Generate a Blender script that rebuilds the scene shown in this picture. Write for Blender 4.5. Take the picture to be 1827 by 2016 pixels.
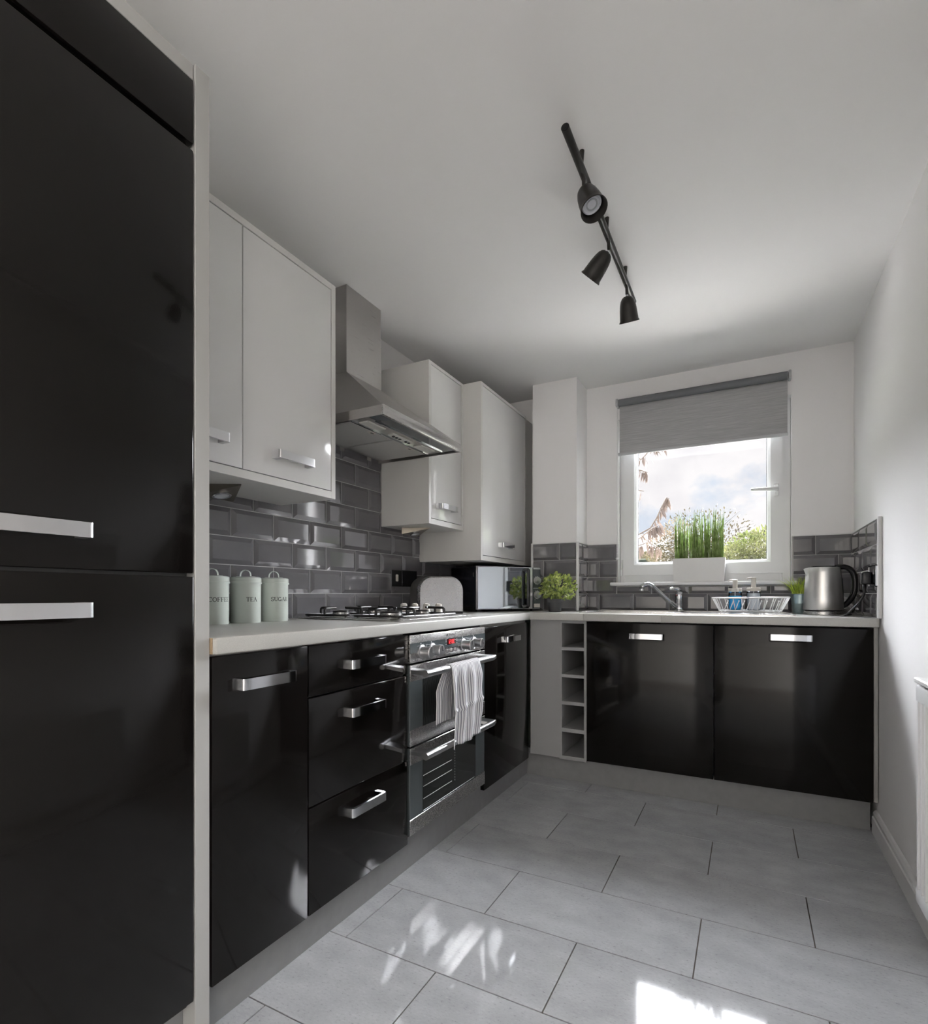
import bpy, bmesh, math, random
from mathutils import Vector, Matrix
random.seed(7)
for o in list(bpy.data.objects): bpy.data.objects.remove(o)
S = bpy.context.scene
COL = S.collection
PI = math.pi

# ------------------------------------------------------------------ camera
FPX, CXPX, HZ = 1054.0, 913.5, 1171.5          # focal length and horizon in pixels of the 1827 x 2016 photograph
YAW = math.atan((1474 - CXPX) / FPX)
cam_d = bpy.data.cameras.new('camera'); cam = bpy.data.objects.new('camera', cam_d); COL.objects.link(cam)
cam.location = (0, 0, 1.0); cam.rotation_euler = (PI/2, 0, YAW)
cam_d.sensor_fit = 'HORIZONTAL'; cam_d.sensor_width = 36; cam_d.lens = 36*FPX/1827
cam_d.shift_y = (HZ - 1008)/1827; cam_d.clip_start = .02; cam_d.clip_end = 500
S.camera = cam

# ------------------------------------------------------------------ light and exposure
SKY_STRENGTH, SUN_STRENGTH, REAR_POWER, EXPOSURE = .80, 92.0, 850.0, 0.24
S.view_settings.view_transform = 'Standard'; S.view_settings.look = 'None'
S.view_settings.gamma = 1; S.view_settings.use_curve_mapping = False; S.view_settings.exposure = EXPOSURE
W = bpy.data.worlds.new('sky'); S.world = W; W.use_nodes = True
nt = W.node_tree; nt.nodes.clear()
N = nt.nodes.new; L = nt.links.new
tc = N('ShaderNodeTexCoord'); mp = N('ShaderNodeMapping'); mp.inputs['Scale'].default_value = (1, 1, 1.5); mp.inputs['Location'].default_value = (.35, .1, .22)
ns = N('ShaderNodeTexNoise'); ns.inputs['Scale'].default_value = 5.2; ns.inputs['Detail'].default_value = 9; ns.inputs['Roughness'].default_value = .52
rp = N('ShaderNodeValToRGB'); rp.color_ramp.elements[0].position = .40; rp.color_ramp.elements[1].position = .47
rp.color_ramp.elements[0].color = (.84, .90, 1.02, 1); rp.color_ramp.elements[1].color = (1.14, 1.09, 1.10, 1)
n2 = N('ShaderNodeTexNoise'); n2.inputs['Scale'].default_value = 11; n2.inputs['Detail'].default_value = 6
r2 = N('ShaderNodeValToRGB'); r2.color_ramp.elements[0].position = .35; r2.color_ramp.elements[1].position = .6; r2.color_ramp.elements[0].color = (.90, .90, .915, 1); r2.color_ramp.elements[1].color = (1, 1, 1, 1)
mx = N('ShaderNodeMixRGB'); mx.blend_type = 'MULTIPLY'; mx.inputs[0].default_value = 1
bg = N('ShaderNodeBackground'); bg.inputs[1].default_value = SKY_STRENGTH; out = N('ShaderNodeOutputWorld')
L(tc.outputs['Generated'], mp.inputs[0]); L(mp.outputs[0], ns.inputs[0]); L(mp.outputs[0], n2.inputs[0]); L(ns.outputs['Fac'], rp.inputs[0])
L(rp.outputs[0], mx.inputs[1]); L(n2.outputs['Fac'], r2.inputs[0]); L(r2.outputs[0], mx.inputs[2]); L(mx.outputs[0], bg.inputs[0]); L(bg.outputs[0], out.inputs[0])
# the bright veiled sun behind the clouds: high, broad and soft
sun_d = bpy.data.lights.new('sun', 'SUN'); sun_d.energy = SUN_STRENGTH; sun_d.angle = math.radians(86); sun_d.color = (.955, .955, 1.0)
sun = bpy.data.objects.new('sun', sun_d); COL.objects.link(sun)
sun.location = (0, 20, 18); sun.rotation_euler = Vector((-.10, -math.cos(math.radians(49)), -math.sin(math.radians(49)))).to_track_quat('-Z', 'Y').to_euler()

# fill lamp added outside the unseen living-area window to brighten the kitchen
rear_d = bpy.data.lights.new('rear_fill', 'AREA'); rear_d.shape = 'RECTANGLE'; rear_d.size = 3.7; rear_d.size_y = 1.75; rear_d.energy = REAR_POWER; rear_d.color = (1.0, .945, .89)
rear = bpy.data.objects.new('rear_fill', rear_d); COL.objects.link(rear); rear.location = (3.3, -3.05, 1.275); rear.rotation_euler = (PI/2, 0, PI/2)

# ------------------------------------------------------------------ materials
MATS = {}
def srgb(r, g, b):
    f = lambda c: (c/255/12.92) if c/255 <= .04045 else ((c/255+.055)/1.055)**2.4
    return (f(r), f(g), f(b), 1)
def mat(name, col, rough=.5, metal=0, spec=.5, coat=0, bump=0, bscale=200, trans=0, var=0, vscale=20, emis=None, estr=0, rvar=0, stretch=None, ior=1.45, coord='Object', rnd=0, bdist=.002):
    if name in MATS: return MATS[name]
    m = bpy.data.materials.new(name); m.use_nodes = True; t = m.node_tree; p = t.nodes['Principled BSDF']
    c = col if len(col) == 4 else (*col, 1)
    p.inputs['Base Color'].default_value = c; p.inputs['Roughness'].default_value = rough; p.inputs['Metallic'].default_value = metal
    p.inputs['Specular IOR Level'].default_value = spec; p.inputs['Coat Weight'].default_value = coat; p.inputs['Coat Roughness'].default_value = .05
    p.inputs['Transmission Weight'].default_value = trans; p.inputs['IOR'].default_value = ior
    if emis: p.inputs['Emission Color'].default_value = (*emis[:3], 1); p.inputs['Emission Strength'].default_value = estr
    need = bump or var or rvar
    if need:
        tcn = t.nodes.new('ShaderNodeTexCoord'); mpn = t.nodes.new('ShaderNodeMapping')
        if stretch: mpn.inputs['Scale'].default_value = stretch
        t.links.new(tcn.outputs[coord], mpn.inputs[0])
    if var:
        nz = t.nodes.new('ShaderNodeTexNoise'); nz.inputs['Scale'].default_value = vscale; nz.inputs['Detail'].default_value = 6
        cr = t.nodes.new('ShaderNodeValToRGB'); cr.color_ramp.elements[0].position = .3; cr.color_ramp.elements[1].position = .7
        cr.color_ramp.elements[0].color = tuple(x*(1-var) for x in c[:3])+(1,); cr.color_ramp.elements[1].color = tuple(min(1, x*(1+var)) for x in c[:3])+(1,)
        t.links.new(mpn.outputs[0], nz.inputs[0]); t.links.new(nz.outputs['Fac'], cr.inputs[0])
        src = cr.outputs[0]
        if rnd:
            oi = t.nodes.new('ShaderNodeObjectInfo'); hs = t.nodes.new('ShaderNodeHueSaturation'); mr = t.nodes.new('ShaderNodeMapRange')
            mr.inputs['To Min'].default_value = 1-rnd; mr.inputs['To Max'].default_value = 1+rnd
            t.links.new(oi.outputs['Random'], mr.inputs[0]); t.links.new(mr.outputs[0], hs.inputs['Value']); t.links.new(src, hs.inputs['Color']); src = hs.outputs[0]
        t.links.new(src, p.inputs['Base Color'])
    if rvar:
        nz = t.nodes.new('ShaderNodeTexNoise'); nz.inputs['Scale'].default_value = vscale; nz.inputs['Detail'].default_value = 4
        mr = t.nodes.new('ShaderNodeMapRange'); mr.inputs['To Min'].default_value = max(.01, rough-rvar); mr.inputs['To Max'].default_value = rough+rvar
        t.links.new(mpn.outputs[0], nz.inputs[0]); t.links.new(nz.outputs['Fac'], mr.inputs[0]); t.links.new(mr.outputs[0], p.inputs['Roughness'])
    if bump:
        nz = t.nodes.new('ShaderNodeTexNoise'); nz.inputs['Scale'].default_value = bscale; nz.inputs['Detail'].default_value = 3
        bp = t.nodes.new('ShaderNodeBump'); bp.inputs['Strength'].default_value = bump; bp.inputs['Distance'].default_value = bdist
        t.links.new(mpn.outputs[0], nz.inputs[0]); t.links.new(nz.outputs['Fac'], bp.inputs['Height']); t.links.new(bp.outputs[0], p.inputs['Normal'])
    MATS[name] = m; return m
def mat_leaf(name, c1, c2, transl=.35, scale=3, rough=.5):
    m = bpy.data.materials.new(name); m.use_nodes = True; t = m.node_tree; p = t.nodes['Principled BSDF']; o = t.nodes['Material Output']
    tcn = t.nodes.new('ShaderNodeTexCoord'); nz = t.nodes.new('ShaderNodeTexNoise'); nz.inputs['Scale'].default_value = scale; nz.inputs['Detail'].default_value = 4
    cr = t.nodes.new('ShaderNodeValToRGB'); cr.color_ramp.elements[0].position = .35; cr.color_ramp.elements[1].position = .65
    cr.color_ramp.elements[0].color = (*c1, 1); cr.color_ramp.elements[1].color = (*c2, 1)
    tr = t.nodes.new('ShaderNodeBsdfTranslucent'); ms = t.nodes.new('ShaderNodeMixShader'); ms.inputs[0].default_value = transl
    p.inputs['Roughness'].default_value = rough; p.inputs['Specular IOR Level'].default_value = .15
    t.links.new(tcn.outputs['Object'], nz.inputs[0]); t.links.new(nz.outputs['Fac'], cr.inputs[0]); t.links.new(cr.outputs[0], p.inputs['Base Color']); t.links.new(cr.outputs[0], tr.inputs[0])
    t.links.new(p.outputs[0], ms.inputs[1]); t.links.new(tr.outputs[0], ms.inputs[2]); t.links.new(ms.outputs[0], o.inputs['Surface'])
    MATS[name] = m; return m
def mat_pane(name, tint=(1, 1, 1), ior=1.28):
    m = bpy.data.materials.new(name); m.use_nodes = True; t = m.node_tree; t.nodes.remove(t.nodes['Principled BSDF']); o = t.nodes['Material Output']
    tr = t.nodes.new('ShaderNodeBsdfTransparent'); tr.inputs[0].default_value = (*tint, 1); gl = t.nodes.new('ShaderNodeBsdfGlossy'); gl.inputs['Roughness'].default_value = .01
    fr = t.nodes.new('ShaderNodeFresnel'); fr.inputs[0].default_value = ior; ms = t.nodes.new('ShaderNodeMixShader')
    t.links.new(fr.outputs[0], ms.inputs[0]); t.links.new(tr.outputs[0], ms.inputs[1]); t.links.new(gl.outputs[0], ms.inputs[2]); t.links.new(ms.outputs[0], o.inputs['Surface'])
    MATS[name] = m; return m

M_wall = mat('wall_paint', (.86, .85, .85), .75, bump=.05, bscale=350)
M_ceil = mat('ceiling_paint', (.85, .845, .84), .8, bump=.06, bscale=250)
M_black = mat('black_gloss_lacquer', (.0055, .0046, .0042), .09, spec=.30, bump=.035, bscale=260, bdist=.001)
M_gapshade = mat('gap_shade_black', (.03, .03, .03), .25)  # black standing in for shade behind the tall doors and in the rack
M_white = mat('white_gloss_front', (.74, .735, .73), .10, spec=.5)
M_carc = mat('white_carcass', (.66, .65, .63), .35)
M_panel = mat('pale_grey_panel', (.38, .378, .365), .4, bump=.02, bscale=500)
M_plinth = mat('grey_plinth', (.235, .235, .24), .4, var=.05, vscale=30)
M_filler = mat('grey_filler', (.34, .34, .34), .4)
M_work = mat('worktop_laminate', (.48, .475, .45), .34, var=.07, vscale=420, bump=.02, bscale=600)
M_chip = mat('chipboard_edge', (.33, .24, .15), .7, var=.2, vscale=300)
M_chrome = mat('chrome', (.60, .61, .63), .06, 1)
M_satin = mat('satin_aluminium', (.66, .66, .67), .28, 1)
M_steelV = mat('brushed_steel', (.47, .455, .44), .30, 1, rvar=.07, vscale=8, stretch=(60, 1, 60), bump=.03, bscale=14)
M_steel = mat('steel', (.58, .57, .56), .27, 1, rvar=.05, vscale=12, stretch=(1, 40, 40))
M_kettle = mat('kettle_steel', (.76, .75, .74), .34, 1, rvar=.06, vscale=9, stretch=(40, 40, 1))
M_tile = mat('glazed_tile', (.14, .135, .142), .07, spec=.7, coat=.3, var=.07, vscale=9, rnd=.07, bump=.04, bscale=14, bdist=.004)
M_grout = mat('grout', (.46, .45, .445), .8)
M_trim = mat('white_trim', (.78, .78, .78), .3)
M_upvc = mat('white_upvc', (.80, .805, .81), .28)
M_gasket = mat('dark_gasket', (.10, .10, .11), .6)
M_blackpl = mat('black_plastic', (.014, .014, .016), .25)
M_satblack = mat('satin_black_metal', (.014, .012, .010), .42)
M_bulb = mat('frosted_lamp_glass', (.62, .64, .68), .25)
M_bulb2 = mat('lamp_lens', (.42, .44, .47), .15)
M_iron = mat('cast_iron', (.018, .017, .017), .38)
M_sage = mat('sage_enamel', (.58, .63, .58), .22, coat=.2)
M_ink = mat('black_lettering', (.02, .02, .02), .5)
M_cream = mat('cream_plastic', (.60, .57, .52), .35)
M_glassdark = mat('oven_glass', (.018, .020, .019), .05, spec=.6)
M_glassgrey = mat('grey_panel_glass', (.075, .088, .092), .08, spec=.6)
M_mirror = mat('mirror_door', (.62, .66, .69), .03, 1)
M_dkside = mat('dark_blue_enamel', (.010, .010, .017), .22)
M_red = mat('red_display', (.05, 0, 0), .4, emis=(1, .05, .06), estr=1.6)
M_dispbg = mat('display_window', (.05, .006, .008), .1)
M_pale = mat('pale_print', (.6, .62, .63), .5)
M_potgrey = mat('grey_plastic_pot', (.045, .045, .047), .45)
M_soil = mat('soil', (.03, .022, .015), .9)
M_zinc = mat('zinc', (.36, .45, .46), .32, .85, var=.12, vscale=60)
M_blue = mat('blue_soap', (.04, .42, .80), .12)
M_milk = mat('clear_soap', (.74, .77, .82), .12)
M_bottle = mat_pane('clear_plastic', (.90, .92, .93))
M_pane = mat_pane('window_pane', (.97, .98, .98))
M_wirerack = mat('plastic_coated_wire', (.86, .87, .88), .2)
M_planter = mat('white_planter', (.74, .74, .73), .35)
M_filter = mat('hood_filter_mesh', (.56, .55, .53), .45, .5, var=.2, vscale=500, bump=.5, bscale=900)
M_hoodpl = mat('hood_light_lens', (.62, .61, .57), .3)
M_ground = mat('lawn', (.05, .065, .02), .9, var=.3, vscale=2)
M_house = mat('house_render', (.30, .24, .21), .8)
M_roof = mat('slate_roof', (.30, .31, .34), .7)
M_stone = mat('pale_stone', (.16, .15, .145), .8)
M_bark = mat('bark', (.045, .034, .026), .9)
L_olive = mat_leaf('olive_leaves', (0.024, 0.021, 0.012), (0.055, 0.044, 0.027), .4, 2)
L_green = mat_leaf('bright_leaves', (0.05, 0.065, 0.016), (0.11, 0.11, 0.045), .45, 2)
L_mixed = mat_leaf('autumn_leaves', (0.07, 0.06, 0.03), (0.1, 0.075, 0.05), .45, 2)
L_dry = mat_leaf('dry_leaves', (0.05, 0.038, 0.033), (0.085, 0.062, 0.048), .25, 4)
L_stem = mat_leaf('rush_green', (0.16, 0.24, 0.06), (0.42, 0.52, 0.24), .3, 40)
L_plant = mat_leaf('lime_leaves', (.10, .16, .03), (.55, .60, .20), .25, 28, .4)
L_lime = mat_leaf('lime_grass', (.30, .42, .04), (.58, .66, .12), .35, 30)
# floor tile
M_floor = mat('grey_porcelain', (.425, .435, .45), .06, spec=.5, var=.10, vscale=9, rnd=.05, stretch=(1, 1.6, 1))
def floor_detail():
    t = M_floor.node_tree; p = t.nodes['Principled BSDF']; src = p.inputs['Base Color'].links[0].from_socket
    tcn = t.nodes.new('ShaderNodeTexCoord'); mpn = t.nodes.new('ShaderNodeMapping'); mpn.inputs['Scale'].default_value = (1, 2.0, 1)
    nz = t.nodes.new('ShaderNodeTexNoise'); nz.inputs['Scale'].default_value = 85; nz.inputs['Detail'].default_value = 8; nz.inputs['Roughness'].default_value = .72
    cr = t.nodes.new('ShaderNodeValToRGB'); e = cr.color_ramp.elements
    e[0].position = .33; e[0].color = (.62, .61, .60, 1); e[1].position = .68; e[1].color = (1.2, 1.19, 1.17, 1)
    a = e.new(.42); a.color = (.96, .96, .96, 1); b = e.new(.60); b.color = (1.02, 1.02, 1.02, 1)
    m = t.nodes.new('ShaderNodeMixRGB'); m.blend_type = 'MULTIPLY'; m.inputs[0].default_value = 1
    t.links.new(tcn.outputs['Object'], mpn.inputs[0]); t.links.new(mpn.outputs[0], nz.inputs[0]); t.links.new(nz.outputs['Fac'], cr.inputs[0])
    t.links.new(src, m.inputs[1]); t.links.new(cr.outputs[0], m.inputs[2]); t.links.new(m.outputs[0], p.inputs['Base Color'])
floor_detail()
def mat_blind():
    m = bpy.data.materials.new('blind_fabric'); m.use_nodes = True; t = m.node_tree; p = t.nodes['Principled BSDF']; o = t.nodes['Material Output']
    tcn = t.nodes.new('ShaderNodeTexCoord'); mpn = t.nodes.new('ShaderNodeMapping'); mpn.inputs['Scale'].default_value = (9, 1, 420)
    nz = t.nodes.new('ShaderNodeTexNoise'); nz.inputs['Scale'].default_value = 1; nz.inputs['Detail'].default_value = 4
    cr = t.nodes.new('ShaderNodeValToRGB'); cr.color_ramp.elements[0].position = .3; cr.color_ramp.elements[1].position = .7
    cr.color_ramp.elements[0].color = (.36, .36, .365, 1); cr.color_ramp.elements[1].color = (.50, .50, .505, 1)
    tr = t.nodes.new('ShaderNodeBsdfTranslucent'); ms = t.nodes.new('ShaderNodeMixShader'); ms.inputs[0].default_value = .06; p.inputs['Roughness'].default_value = .9
    t.links.new(tcn.outputs['Object'], mpn.inputs[0]); t.links.new(mpn.outputs[0], nz.inputs[0]); t.links.new(nz.outputs['Fac'], cr.inputs[0]); t.links.new(cr.outputs[0], p.inputs['Base Color']); t.links.new(cr.outputs[0], tr.inputs[0])
    t.links.new(p.outputs[0], ms.inputs[1]); t.links.new(tr.outputs[0], ms.inputs[2]); t.links.new(ms.outputs[0], o.inputs['Surface']); return m
M_blind = mat_blind()
M_roller = mat('blind_roller', (.17, .175, .185), .8)
M_bar = mat('blind_bar', (.50, .51, .52), .4)
def mat_towel():
    m = bpy.data.materials.new('striped_linen'); m.use_nodes = True; t = m.node_tree; p = t.nodes['Principled BSDF']
    uv = t.nodes.new('ShaderNodeUVMap'); sp = t.nodes.new('ShaderNodeSeparateXYZ'); mu = t.nodes.new('ShaderNodeMath'); mu.operation = 'MULTIPLY'; mu.inputs[1].default_value = 23
    fr = t.nodes.new('ShaderNodeMath'); fr.operation = 'FRACT'; cr = t.nodes.new('ShaderNodeValToRGB'); cr.color_ramp.interpolation = 'LINEAR'
    e = cr.color_ramp.elements; e[0].position = .0; e[0].color = (.72, .71, .72, 1); e[1].position = .52; e[1].color = (.72, .71, .72, 1)
    a = e.new(.60); a.color = (.20, .20, .24, 1); b = e.new(.90); b.color = (.20, .20, .24, 1); c = e.new(.98); c.color = (.72, .71, .72, 1)
    nz = t.nodes.new('ShaderNodeTexNoise'); nz.inputs['Scale'].default_value = 500; bp = t.nodes.new('ShaderNodeBump'); bp.inputs['Strength'].default_value = .3; bp.inputs['Distance'].default_value = .001
    t.links.new(uv.outputs[0], sp.inputs[0]); t.links.new(sp.outputs[0], mu.inputs[0]); t.links.new(mu.outputs[0], fr.inputs[0]); t.links.new(fr.outputs[0], cr.inputs[0]); t.links.new(cr.outputs[0], p.inputs['Base Color'])
    t.links.new(nz.outputs['Fac'], bp.inputs['Height']); t.links.new(bp.outputs[0], p.inputs['Normal']); p.inputs['Roughness'].default_value = .9; return m
M_towel = mat_towel()

# ------------------------------------------------------------------ geometry helpers
class B:
    """collects shapes of ONE part into a bmesh"""
    def __init__(s): s.bm = bmesh.new()
    def box(s, x0, x1, y0, y1, z0, z1, bev=0, seg=1):
        t = bmesh.new(); bmesh.ops.create_cube(t, size=1)
        for v in t.verts: v.co = Vector(((x0+x1)/2+v.co.x*(x1-x0), (y0+y1)/2+v.co.y*(y1-y0), (z0+z1)/2+v.co.z*(z1-z0)))
        if bev: bmesh.ops.bevel(t, geom=list(t.edges), offset=bev, segments=seg, affect='EDGES', profile=.5)
        return s._add(t)
    def _add(s, t, M=None):
        if M: bmesh.ops.transform(t, matrix=M, verts=list(t.verts))
        me = bpy.data.meshes.new('tmp'); t.to_mesh(me); t.free(); s.bm.from_mesh(me); bpy.data.meshes.remove(me); return s
    def cone(s, p0, p1, r0, r1, n=16, caps=True):
        p0, p1 = Vector(p0), Vector(p1); d = p1-p0; t = bmesh.new()
        bmesh.ops.create_cone(t, cap_ends=caps, segments=n, radius1=r0, radius2=r1, depth=d.length)
        return s._add(t, Matrix.Translation((p0+p1)/2) @ d.to_track_quat('Z', 'Y').to_matrix().to_4x4())
    def cyl(s, p0, p1, r, n=16): return s.cone(p0, p1, r, r, n)
    def sph(s, c, r, n=12, sc=(1, 1, 1)):
        t = bmesh.new(); bmesh.ops.create_uvsphere(t, u_segments=n, v_segments=max(6, n//2), radius=r)
        return s._add(t, Matrix.Translation(c) @ Matrix.Diagonal((*sc, 1)))
    def tube(s, pts, r, n=8, closed=False):
        P = [Vector(p) for p in pts]; k = len(P); rings = []
        rr = r if isinstance(r, (list, tuple)) else [r]*k
        up = None
        for i in range(k):
            a = P[i-1] if (i > 0 or closed) else P[i]; b = P[(i+1) % k] if (i < k-1 or closed) else P[i]
            d = (b-a).normalized()
            if up is None: up = Vector((0, 0, 1)) if abs(d.z) < .9 else Vector((1, 0, 0))
            x = up.cross(d).normalized(); up = d.cross(x).normalized()
            rings.append([s.bm.verts.new(P[i]+x*math.cos(2*PI*j/n)*rr[i]+up*math.sin(2*PI*j/n)*rr[i]) for j in range(n)])
        for i in range(k if closed else k-1):
            A, Bb = rings[i], rings[(i+1) % k]
            for j in range(n): s.bm.faces.new((A[j], A[(j+1) % n], Bb[(j+1) % n], Bb[j]))
        if not closed: s.bm.faces.new(list(reversed(rings[0]))); s.bm.faces.new(rings[-1])
        return s
    def lathe(s, prof, c=(0, 0, 0), n=28, M=None, cap=True):
        base = Matrix.Translation(c) @ (M or Matrix.Identity(4)); rings = []
        for r, z in prof: rings.append([s.bm.verts.new(base @ Vector((r*math.cos(2*PI*j/n), r*math.sin(2*PI*j/n), z))) for j in range(n)])
        for a, b in zip(rings, rings[1:]):
            for j in range(n): s.bm.faces.new((a[j], a[(j+1) % n], b[(j+1) % n], b[j]))
        if cap:
            if prof[0][0] > 1e-6: s.bm.faces.new(list(reversed(rings[0])))
            if prof[-1][0] > 1e-6: s.bm.faces.new(rings[-1])
        return s
    def poly(s, pts): s.bm.faces.new([s.bm.verts.new(p) for p in pts]); return s
    def prism(s, poly, lo, hi, f):
        """polygon (a,b) extruded from lo to hi; f(a,b,h) -> point"""
        A = [s.bm.verts.new(f(a, b, lo)) for a, b in poly]; C = [s.bm.verts.new(f(a, b, hi)) for a, b in poly]; k = len(poly)
        for i in range(k): s.bm.faces.new((A[i], A[(i+1) % k], C[(i+1) % k], C[i]))
        s.bm.faces.new(list(reversed(A))); s.bm.faces.new(C); return s
    def xf(s, M): bmesh.ops.transform(s.bm, matrix=M, verts=list(s.bm.verts)); return s
WM = {}
def wm(o): return WM.get(o.name, Matrix.Identity(4))
def tag(o, label=None, cat=None, group=None, kind=None):
    if label: o['label'] = label
    if cat: o['category'] = cat
    if group: o['group'] = group
    if kind: o['kind'] = kind
    return o
def put(name, b, m, parent=None, smooth=None, fix=True):
    bm = b.bm if isinstance(b, B) else b
    if fix: bmesh.ops.recalc_face_normals(bm, faces=list(bm.faces))
    me = bpy.data.meshes.new(name); bm.to_mesh(me); bm.free()
    if smooth:
        for p in me.polygons: p.use_smooth = True
        if smooth is not True: me.set_sharp_from_angle(angle=math.radians(smooth))
    o = bpy.data.objects.new(name, me); COL.objects.link(o)
    for mm in (m if isinstance(m, (list, tuple)) else [m]): me.materials.append(mm)
    if parent:
        o.parent = parent; o.matrix_parent_inverse = wm(parent).inverted()
    return o
def thing(name, label, cat, loc=(0, 0, 0), group=None):
    o = bpy.data.objects.new(name, None); COL.objects.link(o); o.location = loc; o.empty_display_size = .05
    WM[o.name] = Matrix.Translation(loc); return tag(o, label, cat, group)
def struct(name, b, m, **k): return tag(put(name, b, m, **k), kind='structure')
def structE(name, loc=(0, 0, 0)):
    o = bpy.data.objects.new(name, None); COL.objects.link(o); o.location = loc; WM[o.name] = Matrix.Translation(loc); return tag(o, kind='structure')
def boxo(name, dims, m, parent=None, bev=0, seg=1): return put(name, B().box(*dims, bev, seg), m, parent, smooth=40 if bev and seg > 1 else None)
def fillet(pts, r, n=5):
    """round the corners of a polyline"""
    P = [Vector(p) for p in pts]; out_ = [P[0]]
    for i in range(1, len(P)-1):
        a, b, c = P[i-1], P[i], P[i+1]; rr = min(r, (a-b).length*.49, (c-b).length*.49)
        p0 = b+(a-b).normalized()*rr; p1 = b+(c-b).normalized()*rr
        for k in range(n+1):
            t = k/n; out_.append(p0*(1-t)**2+b*2*t*(1-t)+p1*t*t)
    return out_+[P[-1]]

# ------------------------------------------------------------------ room shell
XL, XR, YB, YR, ZC = -1.65, .475, 3.355, -.9, 2.30
T = .30
WX0, WX1, WZ0, WZ1 = -.709, .203, 1.062, 2.075          # window opening
wl = struct('wall_left', B().box(XL-T, XL, YR, YB+T, -.05, ZC+.2), M_wall)
wr = struct('wall_right', B().box(XR, XR+T, YR, YB+T, -.05, ZC+.2), M_wall)
b = B(); b.box(XL, WX0, YB, YB+T, -.05, ZC+.2); b.box(WX1, XR, YB, YB+T, -.05, ZC+.2); b.box(WX0, WX1, YB, YB+T, -.05, WZ0); b.box(WX0, WX1, YB, YB+T, WZ1, ZC+.2)
wb = struct('wall_back', b, M_wall)
struct('ceiling', B().box(XL, XR, YR, YB, ZC, ZC+.2), M_ceil)
PX0, PX1, PY = -1.183, -.905, 3.133
wp = struct('wall_pier', B().box(PX0, PX1, PY, YB, .905, ZC), M_wall)
# unseen living area with a wide window, added to let fill light in
LX0, LX1, LY = -4.2, 3.0, -5.2
DY0, DY1, DZ0, DZ1 = -4.9, -1.2, .40, 2.15
b = B(); b.box(LX0, LX1, LY-.2, LY, -.05, ZC+.2); struct('wall_rear', b, mat('pale_bounce_paint', (.80, .79, .78), .7))  # unseen wall kept pale to bounce light onto the kitchen fronts
b = B(); b.box(LX0-.2, LX0, LY-.2, YR, -.05, ZC+.2); b.box(LX0, XL-T, YR, YR+.2, -.05, ZC+.2); b.box(XR+T, LX1, YR, YR+.2, -.05, ZC+.2)
b.box(LX1, LX1+.2, LY-.2, DY0, -.05, ZC+.2); b.box(LX1, LX1+.2, DY1, YR+.2, -.05, ZC+.2); b.box(LX1, LX1+.2, DY0, DY1, -.05, DZ0); b.box(LX1, LX1+.2, DY0, DY1, DZ1, ZC+.2); struct('wall_living', b, M_wall)
struct('ceiling_living', B().box(LX0, LX1, LY, YR, ZC, ZC+.2), M_ceil)
struct('floor_living', B().box(LX0, LX1, LY, YR, -.05, 0), mat('grey_carpet', (.36, .34, .33), .9, var=.1, vscale=6, stretch=(1, 8, 1)))
w2 = structE('fill_window', (LX1+.1, (DY0+DY1)/2, DZ0))  # added unseen window in front of the fill lamp
b = B(); f = .07
for k in range(5): y = DY0+(DY1-DY0)*k/4; b.box(LX1+.05, LX1+.12, max(DY0, y-f/2), min(DY1, y+f/2), DZ0, DZ1, .004)
b.box(LX1+.05, LX1+.12, DY0, DY1, DZ0, DZ0+f); b.box(LX1+.05, LX1+.12, DY0, DY1, DZ1-f, DZ1)
put('window_frame', b, M_upvc, w2)
for k in range(4): y0 = DY0+.925*k; boxo('pane', (LX1+.08, LX1+.086, y0+f/2, y0+.925-f/2, DZ0+f, DZ1-f), M_pane, w2)
# floor with single tiles
fl = struct('floor', B().box(XL, XR, YR, YB, -.05, -.004), mat('floor_grout', (.10, .085, .07), .8))
PXF, PYF = .604, .2935
rows = range(-7, 8)
for r in rows:
    y0 = .926+PYF*r; y1 = y0+PYF
    off = -.733 if r % 2 == 0 else -1.041
    k0 = math.floor((-1.13-off)/PXF)
    for k in range(k0, k0+5):
        x0, x1 = off+PXF*k, off+PXF*(k+1)
        a0, a1, c0, c1 = max(x0, -1.13 if y0 > .15 else XL), min(x1, XR), max(y0, YR), min(y1, 2.86)
        if y0 <= .15 and k == k0: a0 = max(XL, x0)
        if a1-a0 < .012 or c1-c0 < .012: continue
        boxo('floor_tile', (a0+.0016, a1-.0016, c0+.0016, c1-.0016, -.004, 0), M_floor, fl, .0006)
# skirting on the right wall
b = B(); prof = [(0, 0), (-.017, 0), (-.017, .066), (-.013, .070), (-.013, .084), (-.007, .094), (0, .097)]
b.prism(prof, YR, 2.80, lambda a, z, h: (XR+a, h, z)); struct('baseboard_right', b, M_trim)
b = B(); b.prism([(-a, z) for a, z in prof], YR, .14, lambda a, z, h: (XL+a, h, z)); struct('baseboard_left', b, M_trim)

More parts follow.
